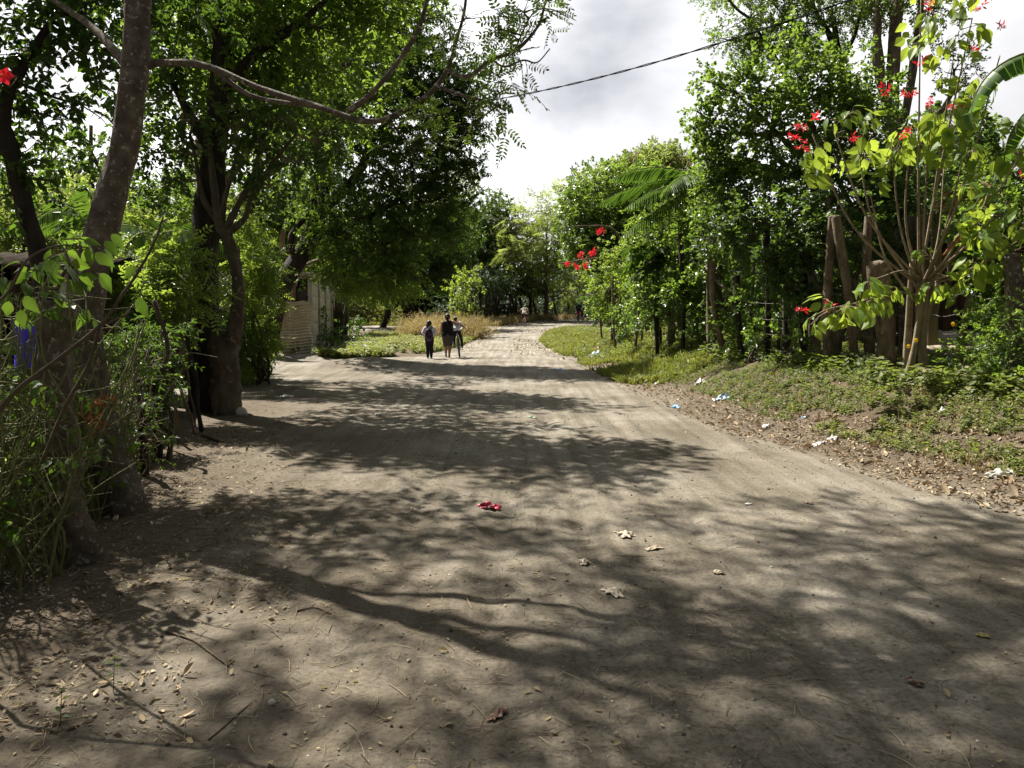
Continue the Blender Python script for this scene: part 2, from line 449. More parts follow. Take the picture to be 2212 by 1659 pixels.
    mr = nd('ShaderNodeMapRange'); mr.inputs['From Min'].default_value = 8; mr.inputs['From Max'].default_value = 34; ln(sx.outputs['Y'], mr.inputs['Value'])
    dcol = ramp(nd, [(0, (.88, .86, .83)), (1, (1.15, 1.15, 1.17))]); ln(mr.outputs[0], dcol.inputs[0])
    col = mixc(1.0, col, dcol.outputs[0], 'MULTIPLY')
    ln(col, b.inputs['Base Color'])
    setp(b, Roughness=.95); b.inputs['Specular IOR Level'].default_value = .15
    # tyre tread: fine cross bars inside long wandering bands
    wv = nd('ShaderNodeTexWave'); wv.wave_type = 'BANDS'; wv.bands_direction = 'Y'; setp(wv, Scale=9.0, Distortion=2.0, Detail=2.0)
    ln(tc.outputs['Object'], wv.inputs['Vector'])
    band = ns(1, 2, (1.5, .09, 1)); br = ramp(nd, [(.54, (0, 0, 0)), (.56, (1, 1, 1)), (.575, (1, 1, 1)), (.59, (0, 0, 0))]); ln(band.outputs[0], br.inputs[0])
    mul = nd('ShaderNodeMath'); mul.operation = 'MULTIPLY'; ln(wv.outputs[0], mul.inputs[0]); ln(br.outputs[0], mul.inputs[1])
    b1 = nd('ShaderNodeBump'); setp(b1, Strength=.18, Distance=.005); ln(mul.outputs[0], b1.inputs['Height'])
    b2 = nd('ShaderNodeBump'); setp(b2, Strength=.9, Distance=.014); ln(nf.outputs[0], b2.inputs['Height']); ln(b1.outputs[0], b2.inputs['Normal'])
    b3 = nd('ShaderNodeBump'); setp(b3, Strength=.5, Distance=.03); ln(nt_.outputs[0], b3.inputs['Height']); ln(b2.outputs[0], b3.inputs['Normal'])
    ln(b3.outputs[0], b.inputs['Normal']); ln(b.outputs[0], o.inputs[0])
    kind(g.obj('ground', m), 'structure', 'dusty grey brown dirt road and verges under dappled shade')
build_ground()

# ------------------------------------------------------------------ leaves and sprigs
def leaf_tpl(kind_, Lf, Wd, fold=.12, curl=.1):
    if kind_ == 'd':
        V = np.array([(0, 0, 0), (.45 * Lf, Wd / 2, fold * Wd), (Lf, 0, -curl * Lf), (.45 * Lf, -Wd / 2, fold * Wd)])
        Fc = np.array([(0, 1, 2), (0, 2, 3)]); return V, [Fc]
    if kind_ == 'o':
        V = np.array([(0, 0, 0), (.28 * Lf, .46 * Wd, fold * Wd), (.70 * Lf, .42 * Wd, fold * Wd - curl * Lf * .5), (Lf, 0, -curl * Lf),
                      (.70 * Lf, -.42 * Wd, fold * Wd - curl * Lf * .5), (.28 * Lf, -.46 * Wd, fold * Wd)])
        return V, [np.array([(0, 1, 2, 3), (0, 3, 4, 5)])]
    # 'b': big leaf with pointed lobes, midrib bend
    xs = np.array([0, .12, .30, .48, .62, .80, 1.0]) * Lf
    ws = np.array([.06, .62, .92, 1.0, .70, .40, 0]) * Wd / 2
    zs = -curl * Lf * (xs / Lf) ** 1.8
    V = [(x, 0, z) for x, z in zip(xs, zs)] + [(x + .03 * Lf, w, z + fold * w - .25 * curl * w) for x, w, z in zip(xs, ws, zs)] + [(x + .03 * Lf, -w, z + fold * w) for x, w, z in zip(xs, ws, zs)]
    n = 7
    Fc = []
    for i in range(n - 1):
        Fc += [(i, i + 1, n + i + 1, n + i), (i + 1, i, 2 * n + i, 2 * n + i + 1)]
    return np.array(V), [np.array(Fc)]
def frame(x, up):
    x = norm(x); z = up - (up * x).sum(-1, keepdims=True) * x; z = norm(z); y = np.cross(z, x)
    return x, y, z
class Tpl:
    """a sprig: vertices, face groups, material per face (0 leaf, 1 twig), leaf index per vertex"""
    def __init__(s):
        s.V = []; s.F = {}; s.li = []; s.n = 0; s.nl = 0; s.area = 0
    def leaf(s, lf, pos, x, up, sc=1.0):
        V, Fc = lf
        X, Y, Z = frame(np.array(x, float), np.array(up, float))
        W_ = np.array(pos) + sc * (V[:, :1] * X + V[:, 1:2] * Y + V[:, 2:] * Z)
        s._add(W_, Fc, 0, s.nl); s.nl += 1
    def twig(s, path, r, k=3):
        g = Geo(); tube(g, path, r, k, cap=False)
        s._add(g.V[0], [g.Fs[4][0][0]], 1, -1)
    def _add(s, V, Fc, m, li):
        s.V.append(V); s.li.append(np.full(len(V), li))
        for f in Fc:
            s.F.setdefault(f.shape[1], []).append((f + s.n, np.full(len(f), m)))
            if m == 0:
                for q in f:
                    p = V[q]; s.area += .5 * np.linalg.norm(np.cross(p[1] - p[0], p[-1] - p[0])) * (2 if len(q) == 4 else 1) * .9
        s.n += len(V)
    def done(s):
        s.V = np.concatenate(s.V); s.li = np.concatenate(s.li)
        s.F = {k: (np.concatenate([q[0] for q in v]), np.concatenate([q[1] for q in v])) for k, v in s.F.items()}
        return s
def sprig_broad(rg, n=8, s=.28, Lf=.10, Wd=.055, kd='o', spread=.9, droop=.15, tipn=2, flat=.6):
    t = Tpl()
    path = np.array([(s * u, .06 * s * math.sin(u * 3), -.18 * s * u * u) for u in np.linspace(0, 1, 4)])
    t.twig(path, [.004, .002])
    for i in range(n):
        u = .18 + .8 * i / max(1, n - 1)
        p = np.array((s * u, .06 * s * math.sin(u * 3), -.18 * s * u * u))
        a = i * 2.4 + rg.uniform(-.5, .5)
        rad = np.array((0, math.cos(a), math.sin(a) * (1 - flat)))
        d = norm(np.array((1 - spread * (1 - .5 * u), 0, 0)) + spread * rad + np.array((0, 0, -droop)) + rg.normal(size=3) * .2)
        up = norm(np.array((0, 0, 1.0)) + rg.normal(size=3) * .35 + .25 * rad)
        t.leaf(leaf_tpl(kd, Lf, Wd, rg.uniform(.05, .25), rg.uniform(0, .22)), p, d, up, rg.uniform(.7, 1.15))
    for i in range(tipn):
        t.leaf(leaf_tpl(kd, Lf * .8, Wd * .8, .15, .05), path[-1], norm(np.array((1, rg.normal() * .4, rg.normal() * .3))), np.array((0, .2 * rg.normal(), 1.0)))
    return t.done()
def sprig_pinnate(rg, fronds=3, pairs=6, s=.22, Lf=.06, Wd=.027, kd='o', stem=.25):
    t = Tpl()
    t.twig(np.array([(0, 0, 0), (stem * .5, .01, .0), (stem, 0, -.02)]), [.005, .003])
    for q in range(fronds):
        u = stem * (.25 + .75 * q / max(1, fronds - 1)) if fronds > 1 else 0
        a = (-1) ** q * rg.uniform(.5, 1.1) if fronds > 1 else 0
        if q == fronds - 1: a = rg.uniform(-.2, .2)
        d = np.array((math.cos(a), math.sin(a), rg.uniform(-.35, .1)))
        o0 = np.array((u, 0, -.01)); side = np.array((-math.sin(a), math.cos(a), 0))
        pts = np.array([o0 + d * s * w + np.array((0, 0, -.25 * s * w * w)) for w in np.linspace(0, 1, 4)])
        t.twig(pts, [.0022, .0012])
        for i in range(pairs):
            w = .2 + .75 * i / (pairs - 1)
            p = o0 + d * s * w + np.array((0, 0, -.25 * s * w * w))
            for sg in (-1, 1):
                dd = norm(.35 * d + sg * side + np.array((0, 0, -.12)) + rg.normal(size=3) * .1)
                t.leaf(leaf_tpl(kd, Lf, Wd, .1, .08), p, dd, np.array((0, 0, 1.0)) + rg.normal(size=3) * .2, rg.uniform(.8, 1.1))
        t.leaf(leaf_tpl(kd, Lf, Wd, .1, .08), pts[-1], d, np.array((0, 0, 1.0)))
    return t.done()
def sprig_whorl(rg, n=9, Lf=.2, Wd=.05, kd='d', s=.22):
    t = Tpl()
    t.twig(np.array([(0, 0, 0), (s * .6, 0, .01), (s, 0, 0)]), [.006, .004])
    for i in range(n):
        a = i * 2.4 + rg.uniform(-.3, .3); u = rg.uniform(.45, 1) * s
        d = norm(np.array((rg.uniform(.1, .8), math.cos(a), math.sin(a) * .8 - .55)))
        t.leaf(leaf_tpl(kd, Lf, Wd, .15, .2), (u, 0, 0), d, np.array((.3, 0, 1.0)) + rg.normal(size=3) * .3, rg.uniform(.7, 1.1))
    return t.done()
def sprig_feather(rg, n=9, s=.5, Lf=.22, Wd=.035):
    t = Tpl()
    t.twig(np.array([(0, 0, 0), (s * .5, 0, .02), (s, 0, -.03)]), [.006, .003])
    for i in range(n):
        u = .1 + .9 * i / (n - 1)
        for sg in (-1, 1):
            d = norm(np.array((.45, sg * 1.0, rg.uniform(-.3, .05))))
            t.leaf(leaf_tpl('d', Lf * (1.1 - .5 * u), Wd, .05, .12), (s * u, 0, -.03 * u), d, np.array((0, 0, 1.0)) + rg.normal(size=3) * .15, rg.uniform(.8, 1.15))
    return t.done()
def sprig_big(rg, n=6, Lf=.2, Wd=.12, s=.22, pet=.09):
    t = Tpl()
    t.twig(np.array([(0, 0, 0), (s * .5, .01, .01), (s, 0, 0)]), [.006, .004])
    for i in range(n):
        u = s * (.25 + .75 * i / (n - 1)); a = i * 2.4 + rg.uniform(-.4, .4)
        d = norm(np.array((.5, math.cos(a), .5 * math.sin(a) - .1)))
        e = np.array((u, 0, 0)) + d * pet
        t.twig(np.array([(u, 0, 0), e]), [.002, .0016])
        dd = norm(d * .7 + np.array((0, 0, -rg.uniform(.3, 1.1))))
        t.leaf(leaf_tpl('b', Lf, Wd, .18, rg.uniform(.15, .4)), e, dd, d * .5 + np.array((0, 0, 1.0)) + rg.normal(size=3) * .25, rg.uniform(.6, 1.1))
    return t.done()
def sprig_herb(rg, n=7, h=.10, Lf=.06, Wd=.035, kd='d'):
    t = Tpl()
    t.twig(np.array([(0, 0, 0), (h, rg.normal() * .01, rg.normal() * .01)]), [.0022, .0015])
    for i in range(n):
        a = i * 2.4; u = h * (.25 + .75 * i / (n - 1))
        t.leaf(leaf_tpl(kd, Lf, Wd, .1, .12), (u, 0, 0), norm(np.array((.25, math.cos(a), math.sin(a)))), np.array((1.0, 0, 0)) + rg.normal(size=3) * .3, rg.uniform(.6, 1.1))
    return t.done()
def sprig_grass(rg, n=7, h=.16, w=.007, lean=.45, head=False):
    t = Tpl()
    for i in range(n):
        a = rg.uniform(0, 6.28); l = rg.uniform(.1, lean); hh = h * rg.uniform(.55, 1.15)
        d = np.array((1.0, l * math.cos(a), l * math.sin(a))); o = np.array((0, rg.normal() * .02, rg.normal() * .02))
        V = np.array([o + np.array((0, w, 0)), o - np.array((0, w, 0)), o + d * hh * .6 - np.array((0, w * .8, 0)), o + d * hh * .6 + np.array((0, w * .8, 0)), o + hh * (d + np.array((-.18, l * math.cos(a) * .7, l * math.sin(a) * .7)))])
        V = (V - o) @ rotx(rg.uniform(0, 3.14)).T + o
        t._add(V, [np.array([(0, 1, 2, 3)]), np.array([(3, 2, 4)])], 0, t.nl); t.nl += 1
        if head:
            e = V[4]
            for q in range(3):
                t.leaf(leaf_tpl('d', .09, .02, .1, .1), e - d * .06 * q, norm(d + rg.normal(size=3) * .35), rg.normal(size=3)); 
    return t.done()

def scatter(g, tpls, pos, xdir, up, sc, rg, abias=None, mats=(0, 1)):
    """copies of sprig shapes, joined into one foliage mesh"""
    N = len(pos); which = rg.integers(0, len(tpls), N)
    X, Y, Z = frame(xdir, up)
    for q, t in enumerate(tpls):
        k = np.where(which == q)[0]
        if not len(k): continue
        V = pos[k][:, None] + sc[k][:, None, None] * (t.V[None, :, :1] * X[k][:, None] + t.V[None, :, 1:2] * Y[k][:, None] + t.V[None, :, 2:] * Z[k][:, None])
        lv = rg.random((len(k), max(1, t.nl)))
        base = rg.random(len(k)) if abias is None else abias[k]
        a = np.where(t.li[None] < 0, .5, .55 * lv[:, np.maximum(t.li, 0)] + .45 * base[:, None])
        m = t.n
        fs, ms = [], []
        for kk, (f, mi) in t.F.items():
            g.Fs.setdefault(kk, []).append(((f[None] + (np.arange(len(k)) * m)[:, None, None] + g.n).reshape(-1, kk), np.tile(np.where(mi == 0, mats[0], mats[1]), len(k))))
        g.V.append(V.reshape(-1, 3)); g.A.append(a.ravel()); g.n += len(k) * m

_rg = np.random.default_rng(11)
TP = {
    'broad': [sprig_broad(_rg, 8, .26, .105, .058) for _ in range(4)],
    'broad_s': [sprig_broad(_rg, 10, .24, .062, .036, 'd') for _ in range(4)],
    'round': [sprig_broad(_rg, 9, .26, .085, .066, 'o', droop=.05) for _ in range(4)],
    'narrow': [sprig_broad(_rg, 9, .26, .10, .03, 'd', droop=.3) for _ in range(4)],
    'pinnate': [sprig_pinnate(_rg) for _ in range(4)],
    'pinnate_far': [sprig_pinnate(_rg, 3, 5, .24, .085, .035, 'd') for _ in range(4)],
    'whorl': [sprig_whorl(_rg) for _ in range(4)],
    'whorl_far': [sprig_whorl(_rg, 8, .34, .11, 'd', .35) for _ in range(4)],
    'feather': [sprig_feather(_rg) for _ in range(4)],
    'clump_far': [sprig_broad(_rg, 9, .5, .26, .16, 'd') for _ in range(4)],
    'big': [sprig_big(_rg) for _ in range(5)],
    'big_s': [sprig_big(_rg, 5, .13, .085, .2, .05) for _ in range(4)],
}
def clump_points(rg, c, r, N, hollow=.5, lump=.30, nl=None):
    r = np.broadcast_to(np.asarray(r, float), (3,))
    nl = nl or int(np.clip(9 * (r[0] * r[2]) / .35, 5, 46))
    u = norm(rg.normal(size=(nl, 3))); rho = rg.uniform(hollow, 1.0, nl)[:, None]
    sub = u * rho
    k = rg.integers(0, nl, N)
    p = sub[k] + rg.normal(size=(N, 3)) * lump
    l = np.linalg.norm(p, axis=1, keepdims=True)
    p = np.where(l > 1.12, p / l * (1.12 - .12 * rg.random((N, 1))), p)
    return np.asarray(c) + p * r, p, np.asarray(c) + sub * r * .85, rg.random(nl)[k]
LAI_K = 1.65
def foliage(g, clumps, tp, lai, rg, droop=.25, up_j=.35, sc=1.0, limbs=None, tw_r=.012, hollow=.45, lump=.30, twmat=1, maxtw=12):
    tpl = TP[tp]; A = np.mean([t.area for t in tpl]) * sc * sc
    for c in clumps:
        ctr, r = np.asarray(c[0], float), np.broadcast_to(np.asarray(c[1], float), (3,))
        dens = c[2] if len(c) > 2 else 1.0
        N = max(6, int(LAI_K * lai * dens * math.pi * r[0] * r[2] / A))
        p, rel, sub, bias = clump_points(rg, ctr, r, N, hollow, lump)
        d = norm(rel * .9 + rg.normal(size=(N, 3)) * .45 + np.array((0, 0, -droop)))
        up = norm(np.array((0, 0, 1.0)) + rg.normal(size=(N, 3)) * up_j)
        scatter(g, tpl, p, d, up, sc * rg.uniform(.75, 1.2, N), rg, bias)
        if limbs is not None and len(limbs):
            L_ = np.asarray(limbs); q = L_[np.argmin(((L_ - ctr) ** 2).sum(1) + 2.0 * np.maximum(0, L_[:, 2] - ctr[2]) ** 2)]
            mid = (q + ctr) / 2 + rg.normal(size=3) * .12 * np.linalg.norm(ctr - q) * .5 + np.array((0, 0, -.06 * np.linalg.norm(ctr - q)))
            tube(g, spline([q, mid, ctr], 4), [tw_r * 2.2, tw_r * 1.2], 5, twmat, wob=.1)
            for s_ in sub[:maxtw]:
                m2 = (ctr + s_) / 2 + rg.normal(size=3) * .12 * r
                st = ctr + (mid - ctr) * rg.uniform(0, .5)
                tube(g, spline([st, m2, s_], 3), [tw_r, tw_r * .35], 4, twmat, cap=False)

def limb_path(pts, n=6): return spline(np.array([P(*p) for p in pts]), n)
def tree(name, label, cat, limbs, clumps, tp, mat, bark=BARK_P, twig=TWIG, lai=3.2, seed=1, sc=1.0, droop=.25, tw_r=.012, group=None, base=None, hollow=.45, lump=.30, wob=.14, kpart='crown', k=10, up_j=.35, maxtw=12, extra=None):
    """limbs: [(path, radii)], world-space; clumps: [(centre, radius[, density])]"""
    rg = np.random.default_rng(seed)
    loc = base if base is not None else limbs[0][0][0]
    root = thing(name, label, cat, Vector([float(v) for v in loc]), group)
    if limbs:
        g = Geo()
        for i, (path, rad) in enumerate(limbs):
            tube(g, path, rad, k if i == 0 else max(6, k - 2), 0, rg.random(), wob, seed + i)
        g.obj('trunk', bark, root)
    if clumps:
        g = Geo()
        pts = np.concatenate([l[0] for l in limbs]) if limbs else None
        if pts is not None and len(limbs) == 1: pts = pts[len(pts) // 3:]
        foliage(g, clumps, tp, lai, rg, droop, up_j, sc, pts, tw_r, hollow, lump, maxtw=maxtw)
        if extra: extra(g, rg)
        g.obj(kpart, [mat, twig], root, smooth=False)
    return root
def C(px, py, d, rpx, dens=1.0, sy=1.0, sz=1.0, rd=None):
    r = M(rpx, d)
    return (P(px, py, d), (r, (rd if rd else r * sy), r * sz), dens)
def LP(pts, n=5, ground=True):
    q = [P(*p) for p in pts]
    if ground:
        q[0] = GP(pts[0][0], pts[0][2], -.08)
    return spline(np.array(q), n)
def WP(pts, n=5): return spline(np.array(pts, float), n)

def whole(b, top, n=5, dx=0, sway=.3, seed=0):
    rg = np.random.default_rng(seed); a = np.array(b, float); e = np.array(top, float)
    pts = [a * (1 - t) + e * t + np.array((rg.normal() * sway * t * (1 - t) * 2, rg.normal() * sway * t * (1 - t) * 2, 0)) for t in np.linspace(0, 1, n)]
    return spline(pts, 4)

# ------------------------------------------------------------------ left side trees
# leaning lichen-covered trunk with the long limb over the road
t1 = LP([(262, 1100, 6.6), (238, 1000, 6.6), (196, 850, 6.65), (184, 720, 6.7), (200, 570, 6.75), (242, 420, 6.8), (276, 280, 6.85), (291, 140, 6.9), (299, 0, 7.0), (303, -160, 7.1), (318, -330, 7.2), (330, -520, 7.3)])
b1 = LP([(300, 150, 6.9), (345, 136, 6.85), (445, 142, 6.7), (560, 190, 6.5), (680, 228, 6.3), (790, 262, 6.1), (860, 245, 6.0), (930, 200, 5.9), (966, 150, 5.8), (985, 90, 5.8), (1005, 10, 5.7), (1012, -120, 5.7)], ground=False)
b1b = LP([(452, 142, 6.7), (540, 205, 6.55), (640, 225, 6.4), (700, 232, 6.28)], ground=False)
def sub1(*pts): return LP(list(pts), 5, False)
l1 = [(t1, [.21, .158, .142, .134, .13, .124, .115, .106, .099, .094, .088, .075]), (b1, [.042, .029, .025, .024, .023, .022, .020, .018, .015, .012, .010, .007]), (b1b, [.020, .018, .016, .012]),
      (sub1((752, 240, 6.15), (800, 205, 6.1), (862, 130, 6.0), (905, 60, 5.95), (930, -30, 5.9)), [.022, .012]),
      (sub1((966, 150, 5.8), (1010, 166, 5.7), (1062, 128, 5.65), (1110, 112, 5.6), (1160, 60, 5.5), (1180, 0, 5.5)), [.018, .007]),
      (sub1((1062, 128, 5.65), (1090, 144, 5.6), (1130, 130, 5.6), (1160, 135, 5.6), (1188, 105, 5.6)), [.008, .004]),
      (sub1((945, 188, 5.85), (1000, 206, 5.75), (1060, 222, 5.7), (1092, 240, 5.65)), [.013, .006]),
      (sub1((1060, 222, 5.7), (1080, 200, 5.6), (1110, 190, 5.6)), [.007, .003]),
      (sub1((1110, 112, 5.6), (1150, 30, 5.5), (1190, 20, 5.4), (1230, 40, 5.4)), [.006, .003]),
      (sub1((312, -100, 7.1), (420, -200, 7.0), (620, -330, 6.8), (860, -420, 6.6)), [.06, .03, .015]),
      (WP([P(318, -330, 7.2), (-3.2, 7.6, 7.6), (-3.9, 8.3, 9.0)]), [.06, .04, .015]),
      (WP([P(330, -520, 7.3), (-2.2, 8.4, 8.4), (-.8, 10.2, 9.2)]), [.06, .04, .015]),
      (WP([P(330, -520, 7.3), (-3.4, 9.0, 8.6), (-4.4, 11.0, 9.4)]), [.06, .04, .015]),
      (sub1((290, 160, 6.9), (200, 60, 7.6), (90, -20, 8.2), (0, -120, 8.6)), [.045, .03, .015])]
cl1 = [C(1005, 40, 5.7, 60, .6), C(1075, 60, 5.6, 62, .8), C(1130, 25, 5.5, 55, .8), C(1120, 110, 5.6, 44, .9), C(1075, 165, 5.65, 34, .8), C(1030, 225, 5.7, 44, 1.0), C(1075, 220, 5.6, 40, .9),
       C(1010, 280, 5.8, 46, .6), C(940, 250, 5.9, 45, .4), C(1175, 45, 5.5, 32, .8), C(930, 40, 5.95, 50, .4), C(890, 320, 6.0, 45, .35)]
# crown above the frame that shades the foreground
up1 = [((-5.6, 8.4, 9.2), (1.5, 1.2, .9), .95), ((-4.2, 8.9, 9.8), (1.5, 1.2, .9), 1.0), ((-3.0, 8.4, 9.0), (1.2, 1.0, .8), .9), ((-2.2, 10.4, 9.2), (1.4, 1.2, .8), .75), ((-3.8, 11.2, 9.6), (1.4, 1.2, .9), .8), ((-5.4, 10.6, 10.0), (1.3, 1.1, .9), .7), ((-6.9, 11.6, 9.4), (1.4, 1.2, .9), .7), ((-8.2, 10.4, 9.0), (1.3, 1.1, .8), .55), ((-4.6, 7.0, 8.2), (1.0, .8, .7), .7), ((-1.6, 8.2, 8.4), (.9, .9, .6), .6), ((-6.6, 9.0, 8.6), (1.0, .9, .7), .5), ((-8.4, 8.3, 9.2), (1.0, .9, .7), .75), ((-7.2, 7.6, 8.6), (.8, .7, .6), .7), ((-4.9, 9.6, 10.6), (1.2, 1.0, .8), .6)]
up1 = [((c[0] + 1.7, c[1] - .2, c[2]), r, q * .95) for c, r, q in up1]
tree('leaning_tree', 'leaning tree with pale lichen blotched trunk and long limb arching over the road', 'tree', l1, up1, 'pinnate', LM['mid'], BARK, TWIG, lai=1.5, seed=3, sc=1.0, droop=.15, tw_r=.006, hollow=.25, lump=.35, wob=.10, k=14,
     extra=lambda g, rg: foliage(g, cl1, 'pinnate', 1.25, rg, .15, .4, .58, np.concatenate([l[0] for l in l1[1:]]), .004, .25, .35, maxtw=8))

# thin pollarded trunk in front of it
t2 = LP([(152, 1235, 5.25), (140, 1080, 5.25), (130, 950, 5.25), (120, 780, 5.25), (112, 650, 5.25)])
t2s = LP([(118, 655, 5.25), (128, 610, 5.2), (150, 570, 5.1)], ground=False)
tree('pollarded_tree', 'slim pollarded grey trunk with a cut top beside the leaning lichen trunk', 'tree', [(t2, [.16, .13, .105, .095, .10]), (t2s, [.016, .008])], [C(140, 540, 5.1, 40, .35), C(95, 620, 5.1, 34, .3)], 'big_s', LM['near'], BARK, TWIG_G, lai=1.4, seed=5, tw_r=.006, wob=.2, k=12)
# dark slanting trunk with leafy crown in the upper left corner
t3 = LP([(110, 900, 8.2), (95, 620, 8.2), (60, 470, 8.2), (24, 330, 8.3), (8, 260, 8.3), (22, 190, 8.4), (70, 110, 8.5), (120, 30, 8.6)])
t3b = LP([(40, 380, 8.25), (-30, 250, 8.4), (-60, 100, 8.6)], ground=False)
cl3 = [C(60, 50, 8.6, 75, .8), C(160, 110, 8.8, 80, .8), C(190, 30, 9, 90, .9), C(30, 180, 8.5, 60, .6), C(110, 250, 8.6, 70, .45), C(40, 330, 8.3, 60, .5), C(200, 230, 9, 70, .5), C(250, 120, 9.2, 70, .9), C(120, 390, 8.6, 60, .55), C(20, 420, 8.2, 55, .6), C(-80, 120, 8.5, 140, .8), C(-60, 360, 8.4, 100, .8), C(120, -120, 9, 170, .9), C(330, -60, 9.5, 150, .9), C(-100, -160, 9, 170, .8)]
tree('shade_tree', 'dark leaved tree with a thin slanting trunk against the sky in the upper left corner', 'tree', [(t3, [.14, .10, .085, .08, .07, .06, .05, .03]), (t3b, [.05, .02])], cl3, 'broad', LM['dark'], BARK_D, TWIG, lai=2.0, seed=8, droop=.55, tw_r=.009, lump=.33)

# big dark trunk and its many-stemmed neighbour
t4 = LP([(440, 900, 13.2), (438, 780, 13.2), (440, 600, 13.2), (446, 480, 13.2), (462, 340, 13.2), (474, 200, 13.3), (480, 80, 13.3), (486, -120, 13.4), (500, -330, 13.5)])
l4 = [(t4, [.30, .23, .215, .21, .195, .17, .14, .11, .07]),
      (LP([(462, 330, 13.2), (400, 230, 13.6), (340, 120, 14), (280, 20, 14.4)], ground=False), [.10, .05, .03]),
      (LP([(474, 200, 13.3), (560, 110, 13.0), (660, 40, 12.8), (760, -60, 12.6)], ground=False), [.10, .06, .03]),
      (LP([(470, 250, 13.3), (560, 240, 14.2), (680, 200, 15.0)], ground=False), [.08, .05, .03])]
cl4 = [C(380, 150, 13.8, 95), C(490, 90, 13.4, 100), C(590, 60, 13, 95), C(690, 60, 13, 95), C(430, 20, 13.6, 110), C(560, 170, 13.6, 85), C(660, 150, 13.8, 85), C(350, 60, 14.2, 90), C(780, 30, 13.2, 85), C(760, 130, 14.4, 80, .8), C(560, -60, 13.2, 130), C(700, -90, 13, 130), C(420, -120, 13.6, 130), C(300, -20, 14.4, 100), C(840, -50, 13.2, 90), C(530, 260, 14.4, 75, .8), C(620, 260, 14.2, 80, .8), C(400, 270, 14.2, 75, .8), C(340, 220, 14.4, 75, .7), C(560, -230, 13.4, 150, .8), C(480, 180, 14.6, 90, .8), C(470, 120, 16, 85, .8), C(580, 190, 17, 75, .8), C(690, 200, 16.5, 70, .8), C(640, 60, 15.5, 85, .8)]
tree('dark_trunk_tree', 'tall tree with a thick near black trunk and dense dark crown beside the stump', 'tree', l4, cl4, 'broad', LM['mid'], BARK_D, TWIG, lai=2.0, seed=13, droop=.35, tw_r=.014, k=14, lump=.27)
# the cut stump with regrown stems
t5 = LP([(490, 905, 12.9), (488, 830, 12.9), (487, 770, 12.9), (490, 715, 12.9)])
l5 = [(t5, [.28, .22, .21, .19]),
      (LP([(500, 740, 12.85), (514, 660, 12.8), (512, 590, 12.8), (492, 520, 12.8), (474, 480, 12.8), (462, 400, 12.9), (452, 300, 13)], ground=False), [.12, .10, .095, .09, .08, .05, .03]),
      (LP([(486, 500, 12.8), (510, 450, 12.7), (545, 390, 12.6), (560, 330, 12.5), (585, 260, 12.4)], ground=False), [.06, .045, .03, .02]),
      (LP([(492, 505, 12.8), (530, 470, 12.6), (545, 420, 12.5), (590, 350, 12.4), (640, 290, 12.3)], ground=False), [.055, .04, .03, .02]),
      (LP([(478, 480, 12.8), (486, 430, 12.7), (500, 380, 12.6), (520, 300, 12.5)], ground=False), [.05, .035, .02]),
      (LP([(470, 480, 12.8), (440, 430, 12.9), (426, 360, 13.0), (410, 290, 13.1)], ground=False), [.05, .035, .02])]
cl5 = [C(560, 300, 12.4, 70, .7), C(640, 270, 12.3, 70, .7), C(500, 270, 12.6, 65, .7), C(400, 330, 13, 65, .6), C(420, 250, 13, 70, .7), C(590, 400, 12.6, 60, .55), C(640, 350, 12.5, 60, .6), C(690, 310, 12.4, 60, .6), C(370, 390, 13, 60, .45), C(330, 330, 13.2, 60, .5)]
tree('sprouting_stump', 'grey cut stump with forked regrown stems and brown sunlit shoots', 'tree', l5, cl5, 'broad', LM['dark'], BARK_S, TWIG_P, lai=2.2, seed=17, droop=.4, tw_r=.012, k=14, wob=.2)

# canopy tree inside the yard, seen behind the stump
rg = np.random.default_rng(19)
b7 = np.array((-8.6, 20.5, 0.0)); t7 = whole(b7, (-7.0, 19.5, 7.5), 5, seed=12)
l7 = [(t7, [.30, .24, .2, .14]), (whole(t7[9], P(660, 150, 19), 4, seed=3), [.12, .06]), (whole(t7[9], P(480, 180, 20), 4, seed=4), [.12, .06]), (whole(t7[8], P(740, 230, 19.5), 4, seed=5), [.10, .05])]
cl7 = [C(480, 150, 20, 85), C(570, 190, 20, 85), C(650, 150, 19.5, 85), C(720, 210, 19.5, 80), C(600, 60, 20, 90), C(700, 70, 19.5, 90), C(520, 20, 21, 90), C(640, 300, 20, 65, .8), C(780, 120, 19, 75), C(560, 320, 21, 60, .6), C(800, 210, 19, 60, .9), C(660, -60, 20, 100), C(790, 20, 19, 80), C(620, 200, 22.5, 80, .8), C(720, 280, 23, 70, .8), C(540, 240, 18, 70, .8), C(700, 160, 17.6, 70, .8)]
tree('yard_tree', 'leafy green yard tree between the stump and the dark mango tree', 'tree', l7, cl7, 'broad', LM['mid'], BARK_P, TWIG, lai=1.6, seed=19, droop=.3, tw_r=.016, sc=1.15, lump=.26)
